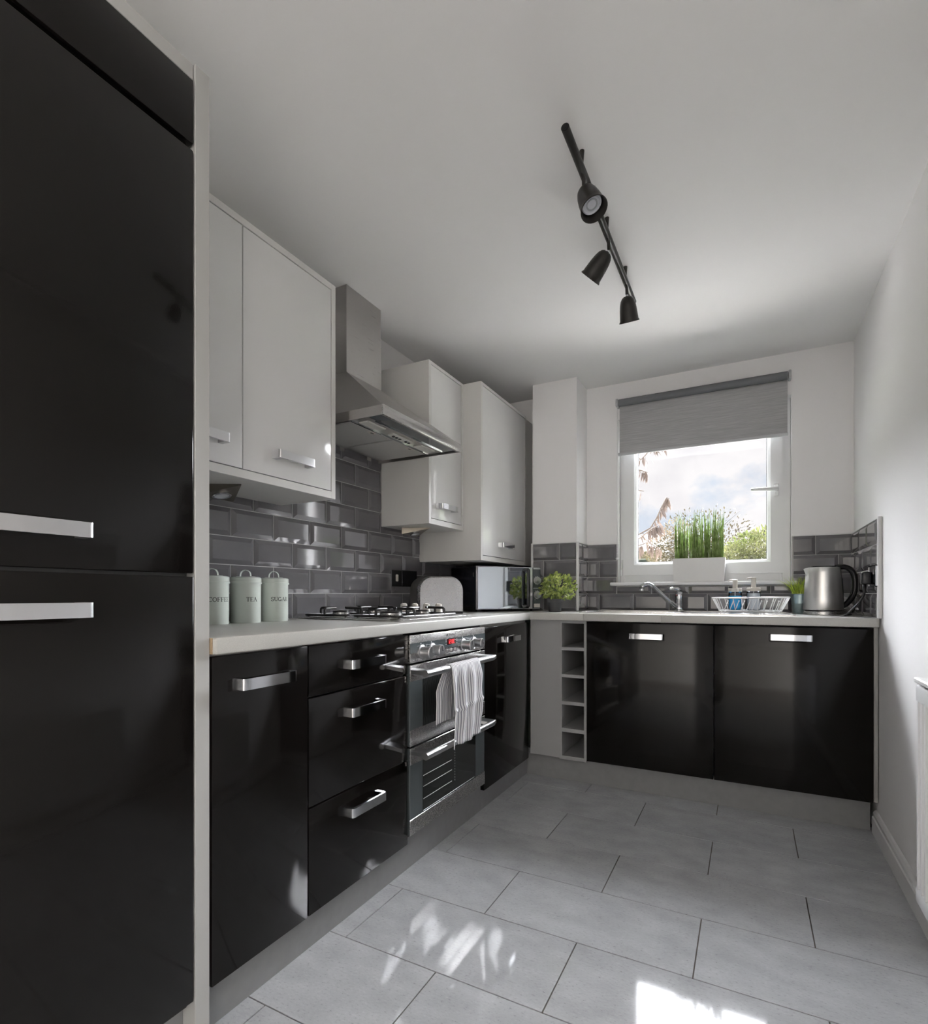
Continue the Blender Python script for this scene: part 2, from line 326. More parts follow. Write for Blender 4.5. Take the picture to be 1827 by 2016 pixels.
# ------------------------------------------------------------------ bevelled wall tiles (each one an object)
TH = .102; ZT0 = .905
tile_cache = {}
def tile_mesh(w, h, cut):
    key = (round(w, 3), round(h, 3), cut)
    if key in tile_cache: return tile_cache[key]
    i = .0165; iL, iR, iB, iT = [0.0015 if c else i for c in cut]
    w2_, h2_ = w/2, h/2
    v = [(-w2_, -h2_, 0), (w2_, -h2_, 0), (w2_, h2_, 0), (-w2_, h2_, 0), (-w2_, -h2_, .004), (w2_, -h2_, .004), (w2_, h2_, .004), (-w2_, h2_, .004),
         (-w2_+iL, -h2_+iB, .0115), (w2_-iR, -h2_+iB, .0115), (w2_-iR, h2_-iT, .0115), (-w2_+iL, h2_-iT, .0115)]
    f = [(0, 1, 5, 4), (1, 2, 6, 5), (2, 3, 7, 6), (3, 0, 4, 7), (4, 5, 9, 8), (5, 6, 10, 9), (6, 7, 11, 10), (7, 4, 8, 11), (8, 9, 10, 11)]
    me = bpy.data.meshes.new('tile'); me.from_pydata(v, [], f); me.materials.append(M_tile); tile_cache[key] = me; return me
def tile_wall(parent, frame, a0, a1, rects_z, pitch, offs, holes=()):
    """frame: matrix taking (a, z, out) to the world; rows by z, running bond along a"""
    r = 0; z = ZT0
    while z < rects_z-.01:
        zt = min(z+TH, rects_z); o = offs[r % 2]; k = math.floor((a0-o)/pitch)
        while o+pitch*k < a1-.004:
            x0, x1 = o+pitch*k, o+pitch*(k+1); k += 1
            pieces = [(max(x0, a0), min(x1, a1), z, zt)]
            for hx0, hx1, hz0, hz1 in holes:
                nx = []
                for p in pieces:
                    if p[1] <= hx0 or p[0] >= hx1 or p[3] <= hz0 or p[2] >= hz1: nx.append(p); continue
                    if p[0] < hx0: nx.append((p[0], hx0, p[2], p[3]))
                    if p[1] > hx1: nx.append((hx1, p[1], p[2], p[3]))
                    if p[2] < hz0: nx.append((max(p[0], hx0), min(p[1], hx1), p[2], hz0))
                    if p[3] > hz1: nx.append((max(p[0], hx0), min(p[1], hx1), hz1, p[3]))
                pieces = nx
            for q0, q1, s0, s1 in pieces:
                if q1-q0 < .008 or s1-s0 < .008: continue
                cut = (q0 > x0+.002, q1 < x1-.002, s0 > z+.002, s1 < z+TH-.002)
                me = tile_mesh(q1-q0-.003, s1-s0-.003, cut)
                ob = bpy.data.objects.new('tile', me); COL.objects.link(ob); ob.parent = parent
                tl = .0012
                ob.matrix_local = frame @ Matrix.Translation(((q0+q1)/2, (s0+s1)/2, .0015)) @ Matrix.Rotation(random.uniform(-tl, tl), 4, 'X') @ Matrix.Rotation(random.uniform(-tl, tl), 4, 'Y')
        z = zt; r += 1
def frm(o, ax, ou): return Matrix(((ax[0], 0, ou[0], o[0]), (ax[1], 0, ou[1], o[1]), (ax[2], 1, ou[2], o[2]), (0, 0, 0, 1)))
# left wall: two heights
FL = frm((XL+.002, 0, 0), (0, 1, 0), (1, 0, 0))
boxo('grout', (XL, XL+.0068, .787, YB, .905, 1.70), M_grout, wl)
tile_wall(wl, FL, .787, YB, 1.415, .1963, (1.600, 1.698))
def upper_left():
    global ZT0
    s_ = ZT0; ZT0 = 1.415; tile_wall(wl, FL, 1.53, 2.19, 1.70, .1963, (1.698, 1.600)); ZT0 = s_
upper_left()
# back wall
FB = frm((0, YB-.002, 0), (1, 0, 0), (0, -1, 0)); ZTOP = 1.313
b = B(); b.box(PX1, WX0, YB-.0068, YB, .905, ZTOP); b.box(WX1, XR, YB-.0068, YB, .905, ZTOP); b.box(WX0, WX1, YB-.0068, YB, .905, WZ0); b.box(XL, PX0, YB-.0068, YB, .905, ZTOP)
put('grout', b, M_grout, wb)
tile_wall(wb, FB, PX1+.009, XR-.009, ZTOP, .2055, (-.824, -.7175), holes=((WX0-.006, WX1+.006, WZ0-.012, 3),))
tile_wall(wb, FB, XL+.01, PX0-.003, ZTOP, .2055, (-1.44, -1.33))
# pier
FP = frm((0, PY-.002, 0), (1, 0, 0), (0, -1, 0)); FPR = frm((PX1+.002, 0, 0), (0, 1, 0), (1, 0, 0))
b = B(); b.box(PX0, PX1, PY-.0068, PY, .905, ZTOP); b.box(PX1, PX1+.0068, PY, YB, .905, ZTOP); put('grout', b, M_grout, wp)
tile_wall(wp, FP, PX0+.006, PX1-.002, ZTOP, .206, (-1.108, -1.008))
tile_wall(wp, FPR, PY+.004, YB-.009, ZTOP, .206, (3.31, 3.21))
# right wall upstand
FR = frm((XR-.002, 0, 0), (0, 1, 0), (-1, 0, 0))
boxo('grout', (XR-.0068, XR, 2.722, YB, .905, ZTOP), M_grout, wr)
tile_wall(wr, FR, 2.724, YB-.009, ZTOP, .193, (3.028, 2.931))
b = B(); b.box(XR-.013, XR, 2.694, 2.722, .905, ZTOP+.006, .002); struct('trim_1', b, M_trim)
b = B(); b.box(XR-.011, XR, 2.722, YB, ZTOP, ZTOP+.005); b.box(WX1, XR, YB-.011, YB, ZTOP, ZTOP+.005); b.box(PX1, WX0, YB-.011, YB, ZTOP, ZTOP+.005)
b.box(PX0-.006, PX1, PY-.011, PY, ZTOP, ZTOP+.005); b.box(PX1, PX1+.011, PY, YB, ZTOP, ZTOP+.005)
struct('trim_2', b, M_trim)
b = B(); b.box(PX1-.002, PX1+.011, PY-.011, PY+.004, .905, ZTOP+.004, .003); b.box(PX0-.008, PX0+.006, PY-.012, PY+.01, .905, ZTOP+.006, .002); struct('trim_3', b, M_trim)

# ------------------------------------------------------------------ window
w1 = structE('window_1', ((WX0+WX1)/2, 3.43, WZ0))
fy0, fy1 = 3.415, 3.475
SX0, SX1, SZ0, SZ1 = -.686, .166, 1.122, 2.03       # sash
GX0, GX1, GZ0, GZ1 = -.606, .089, 1.202, 1.95       # glass
def frame_ring(b, o, i, y0, y1, bev=.003):
    b.box(o[0], i[0], y0, y1, o[2], o[3], bev); b.box(i[1], o[1], y0, y1, o[2], o[3], bev); b.box(i[0], i[1], y0, y1, o[2], i[2], bev); b.box(i[0], i[1], y0, y1, i[3], o[3], bev)
b = B(); frame_ring(b, (WX0, WX1, WZ0+.012, WZ1), (SX0+.006, SX1-.006, SZ0+.006, SZ1-.006), fy0, fy1); put('window_frame', b, M_upvc, w1)
sash = B()
def mitred(b, o, i, yo, yi):
    O = [(o[0], yo, o[2]), (o[1], yo, o[2]), (o[1], yo, o[3]), (o[0], yo, o[3])]; I = [(i[0], yi, i[2]), (i[1], yi, i[2]), (i[1], yi, i[3]), (i[0], yi, i[3])]
    for k in range(4): b.poly([O[k], O[(k+1) % 4], I[(k+1) % 4], I[k]])
g = .018
inn = (GX0-g, GX1+g, GZ0-g, GZ1+g)
sashO = (SX0, SX1, SZ0, SZ1)
mitred(sash, sashO, sashO, fy0+.03, fy0-.012); mitred(sash, sashO, inn, fy0-.012, fy0-.012); mitred(sash, inn, (GX0-.004, GX1+.004, GZ0-.004, GZ1+.004), fy0-.012, fy0+.006); mitred(sash, (GX0-.004, GX1+.004, GZ0-.004, GZ1+.004), (GX0, GX1, GZ0, GZ1), fy0+.006, fy0+.026)
so = put('sash', sash, M_upvc, w1)
b = B(); frame_ring(b, (GX0-.003, GX1+.003, GZ0-.003, GZ1+.003), (GX0+.002, GX1-.002, GZ0+.002, GZ1-.002), fy0+.024, fy0+.030, 0); put('gasket', b, M_gasket, so)
boxo('pane', (GX0-.002, GX1+.002, fy0+.026, fy0+.030, GZ0-.002, GZ1+.002), M_pane, w1)
hd = put('window_handle', B().box(.122, .146, fy0-.020, fy0-.012, 1.543, 1.611, .003), M_upvc, w1)
b = B(); b.cyl((.134, fy0-.018, 1.578), (.134, fy0-.05, 1.578), .011); b.tube([(.142, fy0-.05, 1.578), (.10, fy0-.052, 1.579), (.05, fy0-.055, 1.581), (.012, fy0-.052, 1.583)], [.011, .0105, .0095, .008], 10); put('lever', b, M_upvc, hd, smooth=True)
b = B(); b.box(-.706, -.694, fy0-.012, fy0+.004, 1.16, 1.22, .002); b.cyl((-.700, fy0-.014, 1.118), (-.700, fy0-.014, 1.158), .007, 10); put('hinge', b, M_upvc, w1, smooth=40)
b = B(); b.box(-.745, .225, 3.285, YB-.001, 1.056, 1.076, .006, 3); b.box(WX0+.001, WX1-.001, 3.34, fy0+.01, 1.058, 1.076); put('window_sill', b, M_upvc, w1, smooth=40)
# outer cill so the opening is closed outside
boxo('outer_sill', (WX0, WX1, fy1, YB+T+.04, 1.03, 1.07), M_upvc, w1)

# roller blind
rb = thing('roller_blind', 'grey woven roller blind half lowered over the kitchen window', 'roller blind', (-.25, 3.33, 2.17))
put('roller', B().cyl((-.697, 3.318, 2.167), (.183, 3.318, 2.167), .0215, 24), M_roller, rb, smooth=40)
boxo('fabric', (-.697, .183, 3.3372, 3.3382, 1.862, 2.168), M_blind, rb)
boxo('bottom_bar', (-.706, .187, 3.332, 3.343, 1.851, 1.868), M_bar, rb, .003, 2)
for x0, x1 in ((-.714, -.700), (.187, .199)):
    b = B(); b.box(x0, x1, 3.30, YB, 2.145, 2.190, .003); b.cyl((x0, 3.318, 2.167), (x1, 3.318, 2.167), .019, 14); put('bracket', b, M_bar, rb)
b = B(); q = [(-.7, 3.306, 2.16), (-.704, 3.306, 1.6), (-.703, 3.308, 1.235)]
zz = 2.16
while zz > 1.232:
    b.sph((-.7045, 3.300, zz), .0022, 6); b.sph((-.7045, 3.316, zz), .0022, 6); zz -= .0075
b.tube([(-.7045, 3.300, 2.16), (-.7045, 3.300, 1.23), (-.7045, 3.308, 1.222), (-.7045, 3.316, 1.23), (-.7045, 3.316, 2.16)], .0008, 5)
ch = put('bead_chain', b, M_trim, rb, smooth=True)
b = B(); b.sph((-.7045, 3.314, 1.222), .011, 10, (1, .6, .8)); b.cyl((-.7045, 3.30, 1.222), (-.7045, YB, 1.222), .003, 8); put('chain_holder', b, M_bottle if False else M_trim, ch, smooth=True)

# ------------------------------------------------------------------ kitchen units
def handle(parent, axis, c, length=.166, m=None, h=.0265, proj=.038):
    """U-shaped bar handle; axis 'L' = on a left-run front facing +X, 'B' = on a back-run front facing -Y; c = (face coordinate, centre along, centre z)"""
    face, al, z = c; t = .0075; r = .009
    outer = [(-length/2, 0), (-length/2, proj), (length/2, proj), (length/2, 0)]
    o = fillet([Vector((x, y, 0)) for x, y in outer], r, 4); i = fillet([Vector((x, y, 0)) for x, y in ((-length/2+t*2.0, 0), (-length/2+t*2.0, proj-t), (length/2-t*2.0, proj-t), (length/2-t*2.0, 0))], .004, 4)
    b = B(); n = len(o)
    def P(p, zz): return (face+p.y, al+p.x, z+zz) if axis == 'L' else (al+p.x, face-p.y, z+zz)
    for zz in (-h/2, h/2):
        for k in range(n-1): b.poly([P(o[k], zz), P(o[k+1], zz), P(i[k+1], zz), P(i[k], zz)])
    for k in range(n-1):
        b.poly([P(o[k], -h/2), P(o[k+1], -h/2), P(o[k+1], h/2), P(o[k], h/2)]); b.poly([P(i[k], -h/2), P(i[k+1], -h/2), P(i[k+1], h/2), P(i[k], h/2)])
    bmesh.ops.remove_doubles(b.bm, verts=list(b.bm.verts), dist=1e-5)
    return put('handle', b, m or M_chrome, parent, smooth=35)
XD = -1.06        # door faces of the left run
def front(name, parent, dims, m=M_black, bev=.0015): return boxo(name, dims, m, parent, bev, 2)
def carcass(parent, x0, x1, y0, y1, z0, z1, m=M_carc, t=.018, openf='x'):
    b = B()
    if openf == 'x': b.box(x0, x1, y0, y0+t, z0, z1); b.box(x0, x1, y1-t, y1, z0, z1); b.box(x0, x1, y0+t, y1-t, z0, z0+t); b.box(x0, x1, y0+t, y1-t, z1-t, z1); b.box(x0, x0+.008, y0+t, y1-t, z0+t, z1-t)
    else: b.box(x0, x0+t, y0, y1, z0, z1); b.box(x1-t, x1, y0, y1, z0, z1); b.box(x0+t, x1-t, y0, y1, z0, z0+t); b.box(x0+t, x1-t, y0, y1, z1-t, z1); b.box(x0+t, x1-t, y1-.008, y1, z0+t, z1-t)
    return put('carcass', b, m, parent)
# tall housing
t = thing('tall_cabinet', 'tall gloss black fridge housing with pale end panel and two long handles', 'cabinet', (-1.35, .45, 0))
boxo('carcass', (XL+.002, XD-.024, .152, .748, .10, 2.11), M_gapshade, t)  # carcass coloured black so the door gaps read as shaded
d = front('door', t, (XD-.019, XD, .154, .7475, .121, 1.0395)); handle(d, 'L', (XD, .447, .9735), .168, M_satin)
d = front('door', t, (XD-.019, XD, .154, .7475, 1.0465, 1.961), bev=.003); handle(d, 'L', (XD, .447, 1.1145), .168, M_satin)
front('door', t, (XD-.019, XD, .154, .7475, 1.974, 2.113), bev=.003)
boxo('end_panel', (XL+.002, XD+.0005, .751, .7865, 0, 2.152), M_panel, t, .0012)
boxo('top_panel', (XL+.002, XD-.004, .152, .750, 2.117, 2.150), M_panel, t, .001)
boxo('plinth', (-1.118, -1.10, .152, .750, 0, .13), M_plinth, t)
# base units
t = thing('base_cabinet', 'narrow black base cabinet with one door beside the pale end panel', 'cabinet', (-1.35, .94, .1))
carcass(t, XL+.002, XD-.021, .790, 1.088, .1295, .865); d = front('door', t, (XD-.019, XD, .7925, 1.0872, .121, .861)); handle(d, 'L', (XD, .930, .793))
t = thing('drawer_cabinet', 'black three-drawer cabinet left of the oven with chrome handles', 'cabinet', (-1.35, 1.33, .1))
carcass(t, XL+.002, XD-.021, 1.090, 1.572, .1295, .865)
for z0, z1, hz in ((.121, .4145, .358), (.418, .7165, .6535), (.7205, .861, .795)):
    d = front('drawer', t, (XD-.019, XD, 1.0910, 1.5725, z0, z1), bev=.003); handle(d, 'L', (XD, 1.315, hz))
t = thing('base_cabinet', 'black corner base cabinet between the oven and the grey corner post', 'cabinet', (-1.35, 2.5, .1))
carcass(t, XL+.002, XD-.021, 2.186, 2.745, .1295, .865); d = front('door', t, (XD-.019, XD, 2.187, 2.744, .112, .851)); handle(d, 'L', (XD, 2.463, .785), .166)
# back run
YD = 2.75
tag(put('corner_post', B().box(-1.058, -.8925, 2.767, 2.785, .1315, .866, .001), M_filler), 'plain grey corner filler panel beside the wine rack', 'panel')
t = thing('wine_rack', 'narrow open wine rack of five stacked cubbies under the worktop', 'wine rack', (-.82, 3.0, .13))
b = B(); b.box(-.891, -.877, 2.757, 3.28, .129, .866, .0005); b.box(-.758, -.7445, 2.757, 3.28, .129, .866, .0005); put('side_panel', b, M_filler, t)
for z0, z1 in ((.851, .8655), (.707, .724), (.564, .580), (.419, .437), (.274, .294), (.129, .148)): boxo('shelf', (-.877, -.758, 2.758, 3.28, z0, z1), M_filler, t)
boxo('back_panel', (-.877, -.758, 3.28, 3.288, .13, .866), M_gapshade, t)  # back coloured black for the shade inside the rack
for x0, x1, hc, hz, hl, lab in ((-.7425, -.1455, -.444, .797, .164, 'black sink cabinet door unit next to the wine rack'), (-.1425, .4555, .161, .814, .164, 'black sink cabinet door unit next to the white right wall')):
    t = thing('sink_cabinet', lab, 'cabinet', ((x0+x1)/2, 3.05, .1))
    b = B(); b.box(x0, x0+.018, YD+.021, 3.30, .1465, .70); b.box(x1-.018, x1, YD+.021, 3.30, .1465, .70); b.box(x0+.018, x1-.018, YD+.021, 3.30, .1465, .1645); put('carcass', b, M_carc, t)
    d = front('door', t, (x0, x1, YD, YD+.019, .139, .862)); handle(d, 'B', (YD, hc, hz), hl)
tag(put('end_panel', B().box(.4575, .471, YD+.001, 3.34, .143, .866, .0008), M_panel), 'thin pale end panel between black sink door and right wall', 'panel')
tag(put('plinth_board', B().box(-1.118, -1.10, .788, 2.836, 0, .128), M_plinth), 'grey plinth board running under the oven and drawers', 'plinth')
tag(put('plinth_board', B().box(-1.099, .456, 2.82, 2.838, 0, .145), M_plinth), 'grey plinth board running under the sink cabinets', 'plinth')
# worktop with sink cut-out
wt = thing('worktop', 'pale stone-effect laminate worktop running round the corner', 'worktop', (-1.3, 2.0, .867))
ZW0, ZW1 = .867, .905
XW, YW = -1.04, 2.715
CB = (-.745, -.375, 2.865, 3.175)    # bowl cut-out
b = B(); b.box(XL+.006, XW, .7885, YW+.002, ZW0, ZW1, .004, 3); put('left_section', b, M_work, wt, smooth=35)
b = B(); b.box(XL+.006, CB[0], YW, YB-.006, ZW0, ZW1, .004, 3); b.box(CB[1], .4705, YW, YB-.006, ZW0, ZW1, .004, 3); b.box(CB[0]-.01, CB[1]+.01, YW, CB[2], ZW0, ZW1, .004, 3); b.box(CB[0]-.01, CB[1]+.01, CB[3], YB-.006, ZW0, ZW1, .004, 3)
put('back_section', b, M_work, wt, smooth=35)
boxo('cut_edge', (XW-.03, XW-.012, .7872, .7884, ZW0+.001, ZW1-.001), M_chip, wt)

# wall units
def wall_unit(lab, xf, y0, y1, z0, z1, doors, handles, tb, tt, ts, filler=None):
    t = thing('wall_cabinet', lab, 'cabinet', (xf-.15, (y0+y1)/2, z0))
    b = B(); b.box(XL+.012, xf, y0, y0+ts, z0, z1, .0008); b.box(XL+.012, xf, y1-ts, y1, z0, z1, .0008); b.box(XL+.012, xf, y0+ts, y1-ts, z0, z0+tb, .0008); b.box(XL+.012, xf, y0+ts, y1-ts, z1-tt, z1, .0008); b.box(XL+.012, XL+.02, y0+ts, y1-ts, z0+tb, z1-tt)
    b.box(XL+.02, xf-.024, y0+ts, y1-ts, z0+tb, z0+tb+.004)
    put('carcass', b, M_carc, t)
    boxo('inner_face', (xf-.03, xf-.026, y0+ts, y1-ts, z0+tb, z1-tt), M_chip, t)
    for (a, c), hd_ in zip(doors, handles):
        d = front('door', t, (xf-.020, xf-.001, a, c, z0+tb+.003, z1-tt-.003), M_white, .001)
        if hd_: handle(d, 'L', (xf-.001, hd_[0], hd_[1]), .160, M_satin if hd_[2] else M_chrome)
    if filler:
        boxo('filler_panel', filler, M_carc, t)
    return t
XU = -1.355
wall_unit('white double-door wall cabinet between end panel and cooker hood', XU, .790, 1.532, 1.355, 2.146, [(.808, 1.1175), (1.1215, 1.508)], [(.968, 1.4535, 1), (1.312, 1.4535, 1)], .026, .022, .021)
wall_unit('slim white wall cabinet just right of the cooker hood', XU, 2.190, 2.541, 1.345, 2.133, [(2.2125, 2.5155)], [(2.341, 1.438, 0)], .026, .016, .020)
wall_unit('deep white wall cabinet hanging lowest above the microwave', -1.25, 2.543, 3.196, 1.185, 2.134, [(2.5680, 3.1750)], [(2.845, 1.283, 0)], .026, .016, .022, (-1.285, -1.268, 3.197, YB-.005, 1.19, 2.134))

# triangular under-cabinet lamps
def under_lamp(lab, c, ang, s=1):
    t = thing('under_cabinet_lamp', lab, 'lamp', c, 'triangular lamps under wall cabinets')
    Mx = Matrix.Translation(c) @ Matrix.Rotation(ang, 4, 'Z')
    # wedge: triangular plate, lower sloping face carries the round lamp
    P = [(-.075*s, 0, 0), (.075*s, -.0*s, 0), (0, .13*s, 0), (-.075*s, 0, -.036*s), (.075*s, 0, -.036*s), (0, .13*s, -.004)]
    b = B(); P = [Mx @ Vector(p) for p in P]
    b.poly([P[0], P[2], P[1]]); b.poly([P[3], P[4], P[5]]); b.poly([P[0], P[1], P[4], P[3]]); b.poly([P[1], P[2], P[5], P[4]]); b.poly([P[2], P[0], P[3], P[5]])
    put('housing', b, mat('bronzed_steel', (.20, .18, .15), .35, .9), t)
    n = (P[4]-P[3]).cross(P[5]-P[3]).normalized(); n = n if n.z < 0 else -n
    cc = (P[3]*.36+P[4]*.36+P[5]*.28)
    q = n.to_track_quat('Z', 'Y').to_matrix().to_4x4()
    put('bezel', B().lathe([(.030*s, 0), (.030*s, .004), (.023*s, .005), (.023*s, .001)], cc, 24, q, cap=False), M_chrome, t, smooth=40)
    put('lens', B().lathe([(.0235*s, .0015), (.012*s, .003), (0, .0032)], cc, 24, q, cap=False), M_bulb, t, smooth=True)
under_lamp('steel triangular lamp under the cabinet above the canisters', (-1.560, 1.175, 1.3545), math.radians(-90), 1.0)
under_lamp('steel triangular lamp under the slim cabinet beside the hood', (-1.560, 2.33, 1.3445), math.radians(-90), .95)

# ------------------------------------------------------------------ cooker hood
t = thing('cooker_hood', 'stainless steel chimney cooker hood above the gas hob', 'cooker hood', (-1.45, 1.87, 1.65))
HX, HY0, HY1, HZ0, HZ1 = -1.167, 1.574, 2.165, 1.656, 1.692
CX_, CY0, CY1, CZ = -1.481, 1.742, 1.981, 1.932
b = B(); b.box(XL+.011, CX_, CY0, CY1, CZ-.004, 2.128, .001); b.box(XL+.011, CX_-.002, CY0+.002, CY1-.002, 2.128, ZC-.001); put('chimney', b, M_steelV, t)
b = B()
lo = [(XL+.011, HY0, HZ1), (HX-.006, HY0, HZ1), (HX-.006, HY1, HZ1), (XL+.011, HY1, HZ1)]; hi = [(XL+.011, CY0, CZ), (CX_, CY0, CZ), (CX_, CY1, CZ), (XL+.011, CY1, CZ)]
for k in range(4): b.poly([lo[k], lo[(k+1) % 4], hi[(k+1) % 4], hi[k]])
put('canopy', b, M_steelV, t)
b = B(); b.box(XL+.011, HX-.004, HY0, HY0+.003, HZ0, HZ1); b.box(XL+.011, HX-.004, HY1-.003, HY1, HZ0, HZ1); b.box(HX-.02, HX-.008, HY0+.003, HY1-.003, HZ0+.004, HZ1); b.box(XL+.011, XL+.014, HY0, HY1, HZ0, HZ1)
b.box(XL+.014, HX-.02, HY0+.003, HY1-.003, HZ0+.016, HZ0+.018)
put('skirt', b, M_steelV, t)
fa = put('fascia', B().box(HX-.008, HX, HY0-.002, HY1, HZ0-.001, HZ1+.001, .0025, 2), M_steel, t, smooth=40)
# underside
for y0, y1 in ((HY0+.03, 1.865), (1.875, HY1-.03)):
    fo = boxo('filter', (XL+.06, -1.335, y0, y1, HZ0+.004, HZ0+.010), M_filter, t, .002)
    yc = y0*.45+y1*.55
    boxo('filter_latch', (-1.365, -1.345, yc-.02, yc+.02, HZ0+.002, HZ0+.004), M_cream, fo, .001)
    boxo('filter_slot', (-1.356, -1.349, yc-.010, yc+.010, HZ0+.0014, HZ0+.002), M_blackpl, fo)
b = B(); b.box(-1.335, -1.330, HY0+.02, HY1-.02, HZ0+.002, HZ0+.012); b.box(-1.253, -1.249, HY0+.06, HY1-.03, HZ0+.002, HZ0+.012); put('bright_strip', b, M_chrome, t)
boxo('control_strip', (-1.330, -1.253, HY0+.01, HY1-.01, HZ0+.008, HZ0+.014), M_steelV, t)
boxo('visor', (-1.249, HX-.02, HY0+.006, HY1-.006, HZ0+.006, HZ0+.014), M_glassgrey, t)
for y0 in (HY0+.05, HY1-.165): boxo('light_lens', (-1.322, -1.275, y0, y0+.115, HZ0+.003, HZ0+.010), M_hoodpl, t, .003)
cs = put('switch_plate', B().box(-1.315, -1.285, 1.80, 1.96, HZ0+.003, HZ0+.009, .006, 3), M_hoodpl, t, smooth=40)
for y in (1.822, 1.845, 1.868, 1.912, 1.935): boxo('switch', (-1.306, -1.294, y-.006, y+.006, HZ0-.001, HZ0+.004), M_blackpl, cs, .002)

# ------------------------------------------------------------------ built-under double oven
OX = -1.053; OY0, OY1 = 1.576, 2.181
t = thing('double_oven', 'built-under stainless double oven with red clock display', 'oven', (-1.3, 1.8795, .1))
boxo('body', (XL+.06, OX-.022, OY0+.01, OY1-.01, .135, .850), M_blackpl, t)
cp = boxo('control_panel', (OX-.020, OX, OY0, OY1, .758, .857), M_steel, t, .002, 2)
boxo('glass_band', (OX-.001, OX+.0012, OY0-.001, OY1-.001, .793, .828), M_glassgrey, cp)
dp = boxo('clock_window', (OX, OX+.0018, 1.8372, 1.9067, .8035, .8255), M_dispbg, cp)
b = B()
def seg7(b, ch_, y, z, h, f):
    w = h*.5; th = h*.13
    S7 = {'0': 'abcdef', '1': 'bc', '2': 'abged'}[ch_]
    R = {'a': (0, w, h-th, h), 'g': (0, w, h/2-th/2, h/2+th/2), 'd': (0, w, 0, th), 'b': (w-th, w, h/2, h), 'c': (w-th, w, 0, h/2), 'f': (0, th, h/2, h), 'e': (0, th, 0, h/2)}
    for s_ in S7: a, c, e_, g_ = R[s_]; b.box(f, f+.0003, y+a, y+c, z+e_, z+g_)
for ch_, y in (('1', 1.8433), ('2', 1.8553), ('0', 1.8704), ('0', 1.8825)): seg7(b, ch_, y, .8065, .0165, OX+.0018)
for z in (.811, .818): b.box(OX+.0018, OX+.0021, 1.8659, 1.8679, z, z+.002)
b.box(OX+.0018, OX+.0021, 1.8966, 1.8986, .8065, .8085)
put('clock_digits', b, M_red, dp)
for y in (1.6480, 1.7215, 1.9681, 2.0668):
    k = put('knob', B().lathe([(.026, 0), (.026, .004), (.0195, .006), (.0195, .030), (.021, .031), (.0215, .042), (.0195, .045), (0, .045)], (OX+.001, y, .7935), 24, Matrix.Rotation(PI/2, 4, 'Y')), M_satin, cp, smooth=35)
    b = B(); b.box(OX+.0455, OX+.047, y-.0015, y+.0015, .795, .813); b.box(OX+.0455, OX+.047, y-.001, y+.010, .7925, .7945); put('pointer', b, M_ink, k)
b = B()
for y in (1.6480, 1.7215, 1.9681, 2.0668): b.box(OX+.0012, OX+.0016, y-.028, y+.012, .8155, .8165); b.box(OX+.0012, OX+.0016, y-.0045, y-.0035, .8165, .8215); b.box(OX+.0012, OX+.0016, y-.007, y-.001, .8222, .8256)
for y in (1.8272, 1.9158): b.box(OX+.0012, OX+.0016, y-.003, y+.003, .805, .807); b.box(OX+.0012, OX+.0016, y-.003, y+.003, .815, .817); b.box(OX+.0012, OX+.0016, y-.003, y+.003, .822, .824)
tag(put('panel_markings', b, M_pale, cp), kind='stuff')
for y in (1.8402, 1.8715, 1.9027): put('push_button', B().lathe([(.0072, 0), (.0072, .004), (.006, .006), (0, .0065)], (OX, y, .779), 16, Matrix.Rotation(PI/2, 4, 'Y')), M_satin, cp, smooth=40)
def text_mesh(txt, size, f, m, parent, name='lettering', dx=0):
    cu = bpy.data.curves.new('txt', 'FONT'); cu.body = txt; cu.size = size; cu.align_x = 'CENTER'; cu.align_y = 'CENTER'; cu.resolution_u = 3
    o = bpy.data.objects.new('txt', cu); COL.objects.link(o); dg = bpy.context.evaluated_depsgraph_get(); me = bpy.data.meshes.new_from_object(o.evaluated_get(dg))
    bpy.data.objects.remove(o); bm = bmesh.new(); bm.from_mesh(me); bpy.data.meshes.remove(me)
    for v in bm.verts: v.co = Vector(f(v.co.x+dx, v.co.y))
    return put(name, bm, m, parent, fix=False)
text_mesh('Electrolux', .0125, lambda x, y: (OX+.0008, 1.8745+x, .8425+y), M_ink, cp)
b = B(); b.box(OX+.0002, OX+.0008, 1.8342, 1.8382, .8385, .8465); b.box(OX+.0002, OX+.0008, 1.8397, 1.8428, .8385, .8465); put('emblem', b, M_ink, cp)
